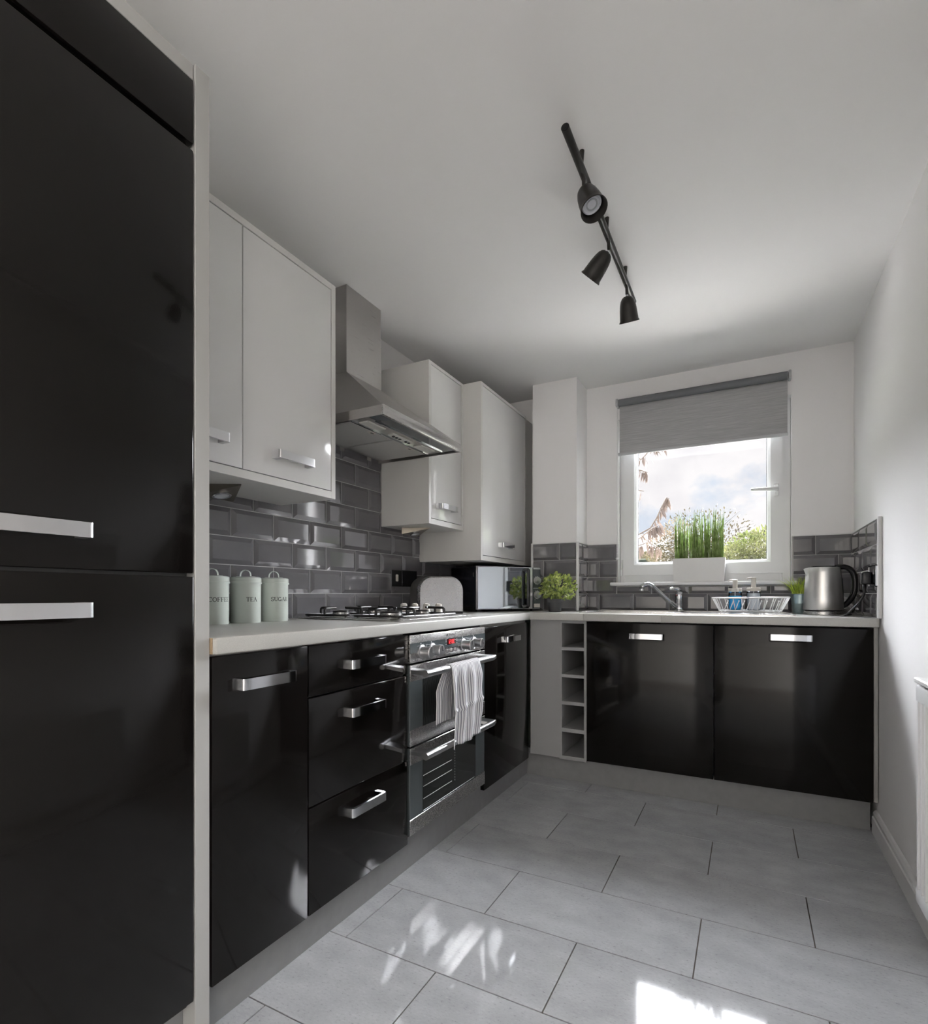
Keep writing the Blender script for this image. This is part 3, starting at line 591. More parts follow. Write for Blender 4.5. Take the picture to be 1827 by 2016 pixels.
for z0, z1, hz, lowband, win in ((.463, .751, .7275, .058, 0), (.148, .456, .442, .056, 1)):
    d = boxo('oven_door', (OX-.020, OX-.002, OY0+.001, OY1, z0, z1), M_glassgrey, t, .002)
    boxo('door_window', (OX-.003, OX-.0005, OY0+.085, OY1-.092, z0+lowband, z1-.06), M_glassdark, d)
    top = z1-.058
    b = B(); b.box(OX-.003, OX, OY0+.001, OY1, z0, z0+lowband, .001); b.box(OX-.003, OX+.0005, OY0+.001, OY1, top, z1, .001); put('steel_band', b, M_steel, d)
    b = B(); b.cyl((-.985, OY0-.008, hz), (-.985, 2.119, hz), .0125, 20)
    put('handle', b, M_satin, d, smooth=40)
    for y in (OY0+.002, OY1-.075): boxo('handle_bracket', (OX, -.984, y, y+.05, hz-.008, hz+.008), M_satin, d, .002)
    if win:
        b = B()
        for zz in (z0+.105, z0+.15, z0+.19): b.cyl((OX-.0004, OY0+.087, zz), (OX-.0004, OY0+.30, zz), .0013, 6)
        for k in range(14): b.box(OX-.001, OX, OY0+.325, OY0+.3275, z0+.10+k*.011, z0+.105+k*.011)
        b.cyl((OX-.0004, OY0+.087, z0+.062), (OX-.0004, OY0+.50, z0+.062), .0012, 6)
        put('shelf_rail', b, M_satin, d)
    else:
        boxo('vent', (OX-.004, OX-.001, OY0+.03, OY1-.03, z0-.006, z0), M_blackpl, d)

# tea towel over the upper oven bar
def towel():
    y0, y1 = 1.728, 1.962; nu, nv = 44, 60; bx, bz, r = -.985, .7275, .0155
    path = []
    zb, zf = .525, .430
    for k in range(22): path.append((bx-r-.001, zb+(bz-zb)*k/22))
    for k in range(11): a = PI-PI*k/10; path.append((bx+r*math.cos(a), bz+r*math.sin(a)))
    for k in range(1, 34): path.append((bx+r+.001, bz-(bz-zf)*k/33))
    me = bpy.data.meshes.new('tea_towel'); V = []; F = []; UV = []
    n = len(path)
    from mathutils import noise
    for i, (x, z) in enumerate(path):
        back = i < 22
        for j in range(nu+1):
            u = j/nu; drop = max(0, bz-z)
            y = y0+(y1-y0)*u
            if back: y -= .034*min(1, drop/.08)*(1-u)+.02*min(1, drop/.08)
            wv = .006*math.sin(u*21+drop*5)*min(1, drop/.05)+.010*noise.noise((u*3.1, drop*9, 3 if back else 8))*min(1, drop/.04)
            xx = x+(wv+.004*min(1, drop/.05) if not back else -abs(wv)*.5)
            if not back:
                crease = math.exp(-((drop-.165+.02*u)/.006)**2)*.006; xx += crease
                y += .010*math.sin(drop*11)*(drop/.3)
            zz_ = z
            if i == n-1 or i == 0: zz_ += .010*u+.003*math.sin(u*9)
            elif drop > .2 and not back: zz_ += .010*u*(drop-.2)/.1
            V.append((xx, y, zz_)); UV.append((u, i/n))
    for i in range(n-1):
        for j in range(nu): a = i*(nu+1)+j; F.append((a, a+1, a+nu+2, a+nu+1))
    me.from_pydata(V, [], F); uvl = me.uv_layers.new(name='UVMap')
    for lp in me.loops: uvl.data[lp.index].uv = UV[lp.vertex_index]
    for p in me.polygons: p.use_smooth = True
    me.materials.append(M_towel); o = bpy.data.objects.new('tea_towel', me); COL.objects.link(o)
    so_ = o.modifiers.new('thickness', 'SOLIDIFY'); so_.thickness = .0022; so_.offset = 0
    tag(o, 'grey and white striped tea towel hanging over the oven bar', 'towel')
towel()

# ------------------------------------------------------------------ gas hob
t = thing('gas_hob', 'stainless gas hob with black pan supports and four knobs', 'hob', (-1.35, 1.865, .905))
hx0, hx1, hy0, hy1 = -1.602, -1.10, 1.585, 2.145
b = B(); b.box(hx0, hx1, hy0, hy1, .9055, .913, .005, 3); b.box(hx0+.02, hx1-.02, hy0+.02, hy1-.02, .913, .9145, .001); put('tray', b, M_steel, t, smooth=40)
burn = [(-1.475, 1.70, .036), (-1.475, 1.925, .045), (-1.225, 1.70, .045), (-1.225, 1.925, .030)]
for x, y, r in burn:
    bo = put('burner', B().lathe([(r*1.15, 0), (r*1.15, .006), (r*.95, .010), (r*.95, .016), (0, .016)], (x, y, .9145), 28), M_steel, t, smooth=35)
    put('burner_cap', B().lathe([(r*.9, .016), (r*.92, .021), (r*.8, .023), (0, .0235)], (x, y, .9145), 28), M_iron, bo, smooth=35)
for xc in (-1.475, -1.225):
    b = B(); xa, xb_, ya, yb = xc-.108, xc+.108, 1.605, 2.030; zl, zh = .921, .9475
    b.tube(fillet([(xa, (ya+yb)/2, zl), (xa, ya, zl), (xb_, ya, zl), (xb_, yb, zl), (xa, yb, zl), (xa, (ya+yb)/2+.001, zl)], .02, 4), .0042, 8)
    for yc in (1.70, 1.925):
        ya2, yb2 = (ya, 1.81) if yc < 1.8 else (1.82, yb)
        for s_ in (-1, 1):
            b.tube(fillet([(xc+s_*.108, yc, zl), (xc+s_*.108, yc, zh), (xc+s_*.030, yc, zh)], .016, 5), .0052, 8)
            yo = ya2 if s_ < 0 else yb2
            b.tube(fillet([(xc, yo, zl), (xc, yo, zh), (xc, yc+s_*.03, zh)], .016, 5), .0052, 8)
    for x in (xa, xb_):
        for y in (ya, yb): b.cyl((x+(.012 if x == xa else -.012), y+(.012 if y == ya else -.012), .9145), (x+(.012 if x == xa else -.012), y+(.012 if y == ya else -.012), zl), .004, 8)
    b.cyl((xa, 1.815, zl), (xb_, 1.815, zl), .004, 8)
    put('pan_support', b, M_iron, t, smooth=40)
for x in (-1.432, -1.371, -1.307, -1.243):
    k = put('hob_knob', B().lathe([(.019, 0), (.019, .010), (.0165, .014), (.0155, .042), (.013, .045), (0, .0455)], (x, 2.09, .9145), 22), M_cream, t, smooth=35)
    boxo('grip', (x-.0035, x+.0035, 2.09-.015, 2.09+.015,   .950, .9625), M_cream, k, .002)

# ------------------------------------------------------------------ canisters
def letter(ch_):
    th, tn = .17, .07
    def circ(cx, cy, rx, ry, a0, a1, n=14): return [(cx+rx*math.cos(a0+(a1-a0)*k/n), cy+ry*math.sin(a0+(a1-a0)*k/n)) for k in range(n+1)]
    sf = lambda x, y: ([(x-.15, y), (x+.15, y)], tn)
    D = {'C': [(circ(.42, .5, .36, .46, .7, 2*PI-.7), .13), ([(.70, .98), (.70, .72)], tn)],
         'O': [(circ(.46, .5, .38, .46, 0, 2*PI, 20), .13)],
         'F': [([(.2, 0), (.2, 1)], th), ([(.08, .97), (.72, .97)], tn), ([(.70, .97), (.70, .78)], tn), ([(.2, .5), (.55, .5)], tn), ([(.55, .6), (.55, .4)], tn), sf(.2, .03)],
         'E': [([(.2, 0), (.2, 1)], th), ([(.08, .97), (.72, .97)], tn), ([(.70, .97), (.70, .80)], tn), ([(.2, .5), (.55, .5)], tn), ([(.08, .03), (.74, .03)], tn), ([(.72, .03), (.72, .22)], tn)],
         'T': [([(.42, 0), (.42, 1)], th), ([(.05, .97), (.80, .97)], tn), ([(.07, .97), (.07, .76)], tn), ([(.78, .97), (.78, .76)], tn), sf(.42, .03)],
         'A': [([(.12, 0), (.44, 1)], tn), ([(.44, 1), (.80, 0)], th), ([(.22, .36), (.66, .36)], tn), ([(0, .03), (.26, .03)], tn), ([(.62, .03), (.98, .03)], tn)],
         'S': [(circ(.36, .74, .25, .23, .5, 1.5*PI-.2, 12)+circ(.38, .27, .27, .25, .5*PI, -PI+.3, 12), .12), ([(.60, .98), (.60, .76)], tn), ([(.10, .02), (.10, .26)], tn)],
         'U': [([(.18, 1), (.18, .35)], th), (circ(.46, .35, .28, .31, PI, 2*PI), .11), ([(.74, .35), (.74, 1)], tn), ([(.02, .97), (.36, .97)], tn), ([(.60, .97), (.90, .97)], tn)],
         'G': [(circ(.44, .5, .37, .46, .75, 2*PI-.45), .13), ([(.76, .05), (.76, .40)], th), ([(.60, .42), (.92, .42)], tn), ([(.72, .98), (.72, .74)], tn)],
         'R': [([(.2, 0), (.2, 1)], th), (circ(.34, .74, .30, .23, .5*PI, -.5*PI, 10), .11), ([(.08, .97), (.36, .97)], tn), ([(.2, .51), (.36, .51)], tn), ([(.38, .5), (.78, 0)], .14), sf(.2, .03), ([(.66, .03), (.95, .03)], tn)]}
    W_ = {'C': .82, 'O': .94, 'F': .80, 'E': .82, 'T': .86, 'A': .98, 'S': .72, 'U': .94, 'G': .96, 'R': .96}
    return D[ch_], W_[ch_]
def canister(lab, c, word, face):
    R, H = .050, .134
    t = thing('canister', lab, 'canister', c, 'enamel storage canisters')
    put('body', B().lathe([(R-.002, 0), (R, .003), (R, H)], c, 36), M_sage, t, smooth=35)
    lid = put('lid', B().lathe([(R+.0005, H), (R+.003, H-.001), (R+.003, H+.004), (R+.0015, H+.006), (R+.0015, H+.019), (R-.002, H+.022), (R-.008, H+.0235), (0, H+.0245)], c, 36, cap=False), M_sage, t, smooth=35)
    ux, uy = .883, .4695
    pts = [Vector((ux*a, uy*a, H+.0235+z))+Vector(c) for a, z in [(-.031, 0), (-.022, .0005)]+[(-.018*math.cos(PI*k/12), .022*math.sin(PI*k/12)**.8+.0005) for k in range(13)]+[(.022, .0005), (.031, 0)]]
    b = B(); w = .006; sx, sy = -uy, ux
    for k in range(len(pts)-1):
        for th in (0, .0018): b.poly([pts[k]+Vector((sx*w, sy*w, th)), pts[k]-Vector((sx*w, sy*w, -th)), pts[k+1]-Vector((sx*w, sy*w, -th)), pts[k+1]+Vector((sx*w, sy*w, th))])
        for sg in (-1, 1): o_ = Vector((sx*w*sg, sy*w*sg, 0)); b.poly([pts[k]+o_, pts[k+1]+o_, pts[k+1]+o_+Vector((0, 0, .0018)), pts[k]+o_+Vector((0, 0, .0018))])
    put('lid_handle', b, M_sage, lid)
    # lettering wrapped round the tin
    S_ = .0145; tot = sum(letter(ch_)[1] for ch_ in word)*S_; x = -tot/2; b = B(); Rr = R+.0004
    def wrap(px, pz): a = face+px/R; return (c[0]+Rr*math.cos(a), c[1]+Rr*math.sin(a), c[2]+.0735+pz)
    for ch_ in word:
        st, w_ = letter(ch_)
        for pl, th in st:
            for k in range(len(pl)-1):
                p0, p1 = Vector((*pl[k], 0)), Vector((*pl[k+1], 0)); dd = (p1-p0)
                if dd.length < 1e-6: continue
                nn = Vector((-dd.y, dd.x, 0)).normalized()*th/2; e_ = dd.normalized()*.02
                q_ = [p0+nn-e_, p1+nn+e_, p1-nn+e_, p0-nn-e_]
                b.poly([wrap(x+v.x*S_, v.y*S_) for v in q_])
        x += w_*S_
    put('lettering', b, M_ink, t, fix=False)
CF = math.radians(-16)
canister('sage enamel canister lettered COFFEE nearest the tall end panel', (-1.545, 1.157, .905), 'COFFEE', CF+.12)
canister('sage enamel canister lettered TEA between the other two tins', (-1.530, 1.275, .905), 'TEA', CF)
canister('sage enamel canister lettered SUGAR nearest the gas hob', (-1.535, 1.404, .905), 'SUGAR', CF)

# ------------------------------------------------------------------ left socket
t = thing('switch_socket', 'black twin wall socket with chrome edge behind the toaster', 'socket', (-1.638, 2.35, 1.09))
XS = XL+.0105
boxo('plate', (XS, XS+.007, 2.270, 2.368, 1.045, 1.131), M_blackpl, t, .002); boxo('second_plate', (XS, XS+.007, 2.372, 2.512, 1.045, 1.133), M_blackpl, t, .002)
boxo('chrome_edge', (XS, XS+.009, 2.267, 2.2698, 1.044, 1.132), M_chrome, t); boxo('chrome_edge', (XS, XS+.009, 2.3682, 2.3718, 1.044, 1.133), M_chrome, t)
boxo('rocker', (XS+.007, XS+.011, 2.306, 2.328, 1.072, 1.108), M_cream, t, .003)

# ------------------------------------------------------------------ toaster
t = thing('toaster', 'rounded brushed steel toaster standing behind the hob knobs', 'toaster', (-1.40, 2.335, .905))
TM = Matrix.Translation((-1.40, 2.335, .905)) @ Matrix.Rotation(math.radians(52), 4, 'Z')
def rr(hw, h, r, z0=.012, n=9):
    p = [(-hw, z0), (hw, z0)]
    for k in range(n+1): a = k/n*PI/2; p.append((hw-r+r*math.cos(a), h-r+r*math.sin(a)))
    for k in range(n+1): a = PI/2+k/n*PI/2; p.append((-hw+r+r*math.cos(a), h-r+r*math.sin(a)))
    return p
f_ = lambda a, z, h: TM @ Vector((a, h, z))
b = B(); b.prism(rr(.122, .188, .070), -.055, .055, f_); put('body', b, M_steelV, t, smooth=30)
for s_ in (-1, 1):
    b = B(); ins = rr(.113, .181, .062, .014); out_ = rr(.122, .188, .070)
    k = len(ins); y0, y1 = s_*.055, s_*.074
    A = [TM @ Vector((a, y0, z)) for a, z in out_]; C = [TM @ Vector((a, y1, z)) for a, z in ins]
    for i in range(k): b.poly([A[i], A[(i+1) % k], C[(i+1) % k], C[i]])
    b.poly(C); bmesh.ops.remove_doubles(b.bm, verts=list(b.bm.verts), dist=1e-6); put('side_panel', b, M_steel, t, smooth=30)
b = B(); b.prism([(-.118, 0), (.118, 0), (.118, .013), (-.118, .013)], -.066, .066, f_); put('base', b, M_blackpl, t)
for s_ in (-1, 1): b = B(); b.prism([(-.075, .1875), (.075, .1875), (.075, .1890), (-.075, .1890)], s_*.026-.013, s_*.026+.013, f_); put('bread_slot', b, M_blackpl, t)
b = B(); b.prism([(.122, .05), (.138, .05), (.138, .060), (.122, .060)], -.02, .02, f_); put('lever', b, M_satin, t)
b = B(); b.prism(rr(.1235, .150, .035, .016), -.056, -.052, f_); put('edge_trim', b, M_blackpl, t)

# ------------------------------------------------------------------ microwave set across the corner
P0, P1 = Vector((-1.333, 2.662, 0)), Vector((-1.087, 3.012, 0)); ux = (P1-P0).normalized(); un = Vector((ux.y, -ux.x, 0)); MW = (P1-P0).length
t = thing('microwave', 'black microwave with mirrored door set across the worktop corner', 'microwave', (-1.38, 2.95, .905))
MM = Matrix(((ux.x, un.x, 0, P0.x), (ux.y, un.y, 0, P0.y), (0, 0, 1, .905), (0, 0, 0, 1)))      # local x along front, y outwards
def mwb(name, d_, m, par=t, bev=0): return put(name, B().box(*d_, bev, 2).xf(MM), m, par, smooth=40 if bev else None)
mwb('body', (0, MW, -.335, -.022, .014, .258), M_dkside, bev=.004)
mwb('front_frame', (0, MW, -.022, -.010, .014, .258), M_satin)
dr = mwb('door', (.002, MW*.865, -.010, 0, .016, .256), M_satin, bev=.002)
mwb('mirror', (.006, MW*.80, 0, .001, .019, .253), M_mirror, dr)
b = B(); b.tube(fillet([(MW*.755, 0, .030), (MW*.755, .028, .030), (MW*.755, .028, .242), (MW*.755, 0, .242)], .012, 4), .010, 10); b.xf(MM); put('handle', b, M_blackpl, dr, smooth=40)
pn = mwb('control_panel', (MW*.872, MW-.002, -.010, -.001, .016, .256), M_glassgrey, bev=.001)
for z in (.180, .096):
    kb = put('knob', B().lathe([(.0235, 0), (.0235, .003), (.019, .004), (.0175, .020), (0, .021)], (MW*.936, 0, z), 22, Matrix.Rotation(-PI/2, 4, 'X')).xf(MM), M_satin, pn, smooth=35)
b = B(); b.box(MW*.878, MW-.006, -.001, .0006, .134, .137); b.box(MW*.878, MW-.004, -.001, .0006, .247, .254)
for k in range(9):
    for z in (.180, .096): a = PI*.8-k*PI*1.4/8; b.box(MW*.936+.0265*math.cos(a)-.001, MW*.936+.0265*math.cos(a)+.001, -.001, .0006, z+.0265*math.sin(a)-.0012, z+.0265*math.sin(a)+.0012)
b.xf(MM); tag(put('dial_markings', b, M_pale, pn), kind='stuff')
mwb('door_button', (MW*.885, MW-.008, -.001, .004, .022, .044), M_cream, pn, .001)
for x, y in ((.03, -.04), (MW-.03, -.04), (.03, -.30), (MW-.03, -.30)): mwb('foot', (x-.012, x+.012, y-.012, y+.012, 0.0005, .015), M_blackpl)
for z in (.17, .21): mwb('hinge_label', (-.0006, 0, -.05, -.038, z-.012, z+.012), M_satin if z > .2 else M_dkside)

# ------------------------------------------------------------------ potted plants
def leaf_cloud(n, centre, rad, size, seed, shape=None, elong=.5):
    rnd = random.Random(seed); V = []; F = []
    for _ in range(n):
        while True:
            p = Vector((rnd.uniform(-1, 1), rnd.uniform(-1, 1), rnd.uniform(-1, 1)))
            if p.length < 1 and (shape is None or shape(p, rnd)): break
        c = Vector(centre)+Vector((p.x*rad[0], p.y*rad[1], p.z*rad[2]))
        d = (Vector((p.x, p.y, p.z+.3))+Vector((rnd.gauss(0, .5), rnd.gauss(0, .5), rnd.gauss(0, .5)))).normalized()
        s_ = d.cross(Vector((rnd.gauss(0, 1), rnd.gauss(0, 1), rnd.gauss(0, 1)))).normalized(); nrm = d.cross(s_); L_ = size*rnd.uniform(.6, 1.25); w = L_*elong
        i = len(V); V += [c, c+d*L_*.35+s_*w*.5+nrm*L_*.06, c+d*L_*.75+s_*w*.42, c+d*L_, c+d*L_*.75-s_*w*.42, c+d*L_*.35-s_*w*.5+nrm*L_*.06]
        F.append((i, i+1, i+2, i+3)); F.append((i, i+3, i+4, i+5))
    return V, F
def pydata(name, V, F, m, parent=None, kind=None):
    me = bpy.data.meshes.new(name); me.from_pydata([tuple(v) for v in V], [], F); me.materials.append(m); o = bpy.data.objects.new(name, me); COL.objects.link(o)
    if parent: o.parent = parent; o.matrix_parent_inverse = wm(parent).inverted()
    if kind: o['kind'] = kind
    return o
c = Vector((-.966, 2.907, .905))
t = thing('potted_plant', 'small leafy lime-green plant in dark grey pot beside microwave', 'plant', c)
put('pot', B().lathe([(.030, 0), (.034, .001), (.041, .055), (.043, .056), (.0435, .074), (.040, .074), (.038, .060), (0, .060)], c, 28), M_potgrey, t, smooth=35)
put('soil', B().lathe([(.038, .064), (0, .066)], c, 20, cap=False), M_soil, t)
V, F = leaf_cloud(520, c+Vector((.018, .008, .135)), (.098, .085, .078), .021, 3, lambda p, r: p.length > .35 and p.z > -.75 and r.random() < .35+.65*p.length, .62)
pydata('foliage', V, F, L_plant, t, 'stuff')
rn = random.Random(5); b = B()
for _ in range(22):
    e_ = c+Vector((rn.uniform(-.07, .09), rn.uniform(-.06, .07), rn.uniform(.10, .19))); b.tube([c+Vector((rn.uniform(-.02, .02), rn.uniform(-.02, .02), .062)), (c+e_)/2+Vector((0, 0, .05)), e_], .0012, 5)
put('stems', b, L_stem, t, smooth=True)
# zinc pot of lime grass
c = Vector((.232, 3.228, .905))
t = thing('grass_pot', 'zinc bucket of short lime grass behind the kettle', 'plant', c)
put('pot', B().lathe([(.031, 0), (.0325, .002), (.0375, .050), (.0388, .054), (.0378, .058), (.0392, .062), (.0382, .066), (.0398, .070), (.0392, .074), (.043, .097), (.0455, .099), (.0455, .101), (.041, .100), (.039, .088), (0, .088)], c, 32), M_zinc, t, smooth=40)
def blades(n, c, rx, ry, hmin, hmax, lean, w, seed, z0):
    rn = random.Random(seed); V = []; F = []
    for _ in range(n):
        a = rn.uniform(0, 2*PI); q = math.sqrt(rn.random()); x, y = c[0]+rx*q*math.cos(a), c[1]+ry*q*math.sin(a); h = rn.uniform(hmin, hmax)
        ln = Vector((q*math.cos(a)+rn.gauss(0, .5), q*math.sin(a)+rn.gauss(0, .5), 0))*lean; s_ = Vector((rn.gauss(0, 1), rn.gauss(0, 1), 0)).normalized()*w/2; base = Vector((x, y, z0)); i = len(V)
        for k in range(5):
            tt = k/4; p = base+Vector((0, 0, h*tt*(1-.15*tt)))+ln*tt*tt; ww = s_*(1-tt*.95); V += [p-ww, p+ww]
        for k in range(4): F.append((i+2*k, i+2*k+1, i+2*k+3, i+2*k+2))
    return V, F
V, F = blades(170, c, .034, .034, .07, .125, .045, .0045, 11, c.z+.085); pydata('grass', V, F, L_lime, t, 'stuff')
# window-sill planter of rushes
c = Vector((-.252, 3.348, 1.0762))
t = thing('window_planter', 'white rectangular planter of tall green rushes on the sill', 'planter', c)
b = B(); hw, hd_, hh = .137, .050, .134
prof0 = (hw-.006, hd_-.005)
lo = [(-prof0[0], -prof0[1]), (prof0[0], -prof0[1]), (prof0[0], prof0[1]), (-prof0[0], prof0[1])]; hi = [(-hw, -hd_), (hw, -hd_), (hw, hd_), (-hw, hd_)]; hin = [(x*.97, y*.92) for x, y in hi]
A = [c+Vector((x, y, 0)) for x, y in lo]; C = [c+Vector((x, y, hh)) for x, y in hi]; D_ = [c+Vector((x, y, hh)) for x, y in hin]; E_ = [c+Vector((x, y, hh-.02)) for x, y in hin]
b.poly(A)
for k in range(4): b.poly([A[k], A[(k+1) % 4], C[(k+1) % 4], C[k]]); b.poly([C[k], C[(k+1) % 4], D_[(k+1) % 4], D_[k]]); b.poly([D_[k], D_[(k+1) % 4], E_[(k+1) % 4], E_[k]])
bmesh.ops.remove_doubles(b.bm, verts=list(b.bm.verts), dist=1e-6); put('box', b, M_planter, t)
b = B(); b.poly(E_); put('soil', b, M_soil, t)
rn = random.Random(21); b = B()
for k in range(150):
    x = rn.uniform(-.126, .126); y = rn.uniform(-.034, .034); h = rn.uniform(.17, .285)*(1 if abs(x) < .11 else .95); r = rn.uniform(.0017, .0036)
    x2 = max(-.131, min(.131, x+rn.gauss(0, .009))); pts = [c+Vector((x, y, hh-.022)), c+Vector(((x+x2)/2+rn.gauss(0, .003), y, hh+h*.5)), c+Vector((x2, y+rn.gauss(0, .006), hh+h))]
    b.tube(pts, [r*1.15, r, r*.25], 6)
tag(put('rushes', b, L_stem, t, smooth=True), kind='stuff')

# ------------------------------------------------------------------ sink, tap, rack and bottles
t = thing('sink', 'inset stainless sink with ridged drainer under the window', 'sink', (-.27, 3.02, .905))
b = B(); zt = .9085
sx0, sx1, sy0, sy1 = -.795, .185, 2.795, 3.255
for d_ in ((sx0, CB[0]+.012, sy0, sy1), (CB[1]-.012, sx1, sy0, sy1), (CB[0]+.012, CB[1]-.012, sy0, CB[2]+.012), (CB[0]+.012, CB[1]-.012, CB[3]-.012, sy1)): b.box(*d_, .9053, zt)
for d_ in ((sx0, sx1, sy0, sy0+.012), (sx0, sx1, sy1-.012, sy1), (sx0, sx0+.012, sy0, sy1), (sx1-.012, sx1, sy0, sy1)): b.box(*d_, zt-.001, zt+.003, .0012)
put('rim', b, M_steel, t)
b = B(); q = (CB[0]+.012, CB[1]-.012, CB[2]+.012, CB[3]-.012)
top = [(q[0], q[2], zt), (q[1], q[2], zt), (q[1], q[3], zt), (q[0], q[3], zt)]; bot = [(q[0]+.02, q[2]+.02, .75), (q[1]-.02, q[2]+.02, .75), (q[1]-.02, q[3]-.02, .75), (q[0]+.02, q[3]-.02, .75)]
for k in range(4): b.poly([top[k], top[(k+1) % 4], bot[(k+1) % 4], bot[k]])
b.poly(bot); put('bowl', b, M_steel, t)
b = B()
for k in range(13): b.box(-.27+k*.034, -.255+k*.034, 2.85, 3.19, zt-.001, zt+.0022, .001)
put('drainer_ridges', b, M_steel, t)
t = thing('tap', 'chrome single-lever mixer tap with a long swung spout', 'tap', (-.343, 3.205, .908))
tc_ = Vector((-.343, 3.205, .9115))
put('body', B().lathe([(.030, 0), (.030, .004), (.0225, .010), (.0205, .032), (.021, .033), (.0205, .075), (.0215, .082), (.020, .100), (.012, .112), (0, .114)], tc_, 28), M_chrome, t, smooth=40)
tip = Vector((-.505, 3.06, 1.045)); b0 = tc_+Vector((-.012, -.010, .022))
pts = [b0, b0.lerp(tip, .25)+Vector((0, 0, .005)), b0.lerp(tip, .5)+Vector((0, 0, .018)), b0.lerp(tip, .72)+Vector((0, 0, .031)), b0.lerp(tip, .88)+Vector((0, 0, .028)), tip+Vector((.006, .005, .012)), tip+Vector((-.008, -.007, .006)), tip+Vector((-.012, -.011, -.012))]
sp = put('spout', B().tube(pts, [.013, .0125, .012, .012, .012, .012, .0125, .0125], 14), M_chrome, t, smooth=True)
put('aerator', B().cyl(tip+Vector((-.0125, -.0115, -.012)), tip+Vector((-.0135, -.0125, -.022)), .0118, 16), M_satin, sp, smooth=40)
lv = put('lever', B().tube([tc_+Vector((.004, .002, .106)), tc_+Vector((-.008, -.014, .120)), tc_+Vector((-.028, -.034, .124)), tc_+Vector((-.045, -.05, .122))], [.014, .013, .010, .006], 12), M_chrome, t, smooth=True)
put('temperature_dot', B().sph(tc_+Vector((-.012, -.0185, .088)), .0045, 8), mat('red_dot', (.25, .01, .02), .3), lv, smooth=True)

t = thing('dish_rack', 'white wire dish rack standing on the drainer', 'dish rack', (0, 3.0, .911))
rx0, rx1, ry0, ry1, rz = -.160, .170, 2.900, 3.150, .986; qx0, qx1, qy0, qy1, qz = -.130, .138, 2.925, 3.125, .9225
b = B(); b.tube(fillet([(0, ry0, rz), (rx0, ry0, rz), (rx0, ry1, rz), (rx1, ry1, rz+.003), (rx1, ry0, rz+.003), (.001, ry0, rz)], .03, 5), .0036, 8); put('rim', b, M_wirerack, t, smooth=True)
b = B(); b.tube(fillet([(0, qy0, qz), (qx0, qy0, qz), (qx0, qy1, qz), (qx1, qy1, qz), (qx1, qy0, qz), (.001, qy0, qz)], .02, 5), .0032, 8)
for k in range(9):
    u = k/8; x = qx0+.012+(qx1-qx0-.024)*u; X2 = rx0+.02+(rx1-rx0-.04)*u
    b.tube([(X2, ry0, rz), (x, qy0, qz), (x, qy1, qz), (X2, ry1, rz)], .0017, 6)
for k in range(5):
    u = k/4; y = qy0+.015+(qy1-qy0-.03)*u; Y2 = ry0+.03+(ry1-ry0-.06)*u
    b.tube([(rx0, Y2, rz), (qx0, y, qz), (qx1, y, qz), (rx1, Y2, rz)], .0017, 6)
put('basket', b, M_wirerack, t, smooth=True)
for k in range(10):
    x = -.108+k*.0242; b = B(); b.tube([(x, 2.945, qz), (x+.017, 2.952, qz+.047)], .0022, 6); b.sph((x+.0172, 2.952, qz+.048), .0034, 8); put('peg', b, M_wirerack, t, smooth=True)
for x in (qx0+.02, qx1-.02):
    for y in (qy0-.002, qy1+.002): put('foot', B().tube(fillet([(x-.010, y, qz), (x-.006, y, .9135), (x+.006, y, .9135), (x+.010, y, qz)], .006, 4), .0026, 8), M_wirerack, t, smooth=True)
def bottle(lab, c, H, liq, lm, hpump, ang):
    t = thing('soap_bottle', lab, 'bottle', c)
    R = .031; c = Vector(c)
    put('bottle_wall', B().lathe([(R-.004, 0), (R, .003), (R, H-.004), (R-.003, H)], c, 28), M_bottle, t, smooth=35)
    put('liquid', B().lathe([(R-.005, .002), (R-.0015, .005), (R-.0015, liq), (0, liq)], c, 28), lm, t, smooth=35)
    put('collar', B().lathe([(R+.0005, H), (R+.0005, H+.016), (R-.002, H+.018), (.013, H+.018), (0, H+.018)], c, 28), M_cream, t, smooth=35)
    b = B(); b.cyl(c+Vector((0, 0, H+.018)), c+Vector((0, 0, H+hpump)), .0115, 18); p = put('pump', b, M_cream, t, smooth=40)
    d_ = Vector((math.cos(ang), math.sin(ang), 0)); z = H+hpump
    put('nozzle', B().tube([c+Vector((0, 0, z-.003))+d_*-.010, c+Vector((0, 0, z))+d_*.018, c+Vector((0, 0, z-.004))+d_*.034], [.0055, .0038, .003], 10), M_cream, p, smooth=True)
    put('dip_tube', B().cyl(c+Vector((0, 0, .006)), c+Vector((0, 0, H)), .0025, 8), M_pale, t, smooth=True)
bottle('pump bottle of bright blue soap standing in the dish rack', (-.061, 3.06, .9245), .092, .072, M_blue, .060, math.radians(205))
bottle('taller pump bottle of clear white soap beside the blue one', (.022, 3.06, .9245), .095, .085, M_milk, .066, math.radians(208))

# ------------------------------------------------------------------ kettle, cord and right socket
kc = Vector((.318, 3.108, .905))
t = thing('kettle', 'brushed steel jug kettle with black loop handle', 'kettle', kc)
put('power_base', B().lathe([(.080, 0), (.083, .002), (.083, .016), (.080, .018), (0, .018)], kc, 36), M_steel, t, smooth=35)
put('base_gap', B().lathe([(.076, .018), (.076, .024)], kc, 36), M_blackpl, t)
put('body', B().lathe([(.081, .024), (.0825, .027), (.080, .08), (.076, .14), (.0715, .20), (.069, .222), (.066, .227), (.060, .229), (0, .230)], kc, 44), M_kettle, t, smooth=40)
put('lid', B().lathe([(.052, .2285), (.052, .233), (.046, .2355), (0, .236)], kc, 32), M_blackpl, t, smooth=35)
hd = Vector((.883, .4695, 0)); hs = Vector((-.4695, .883, 0))
hd = (hd*math.cos(.20)-hs*math.sin(.20)).normalized(); hs = Vector((-hd.y, hd.x, 0))
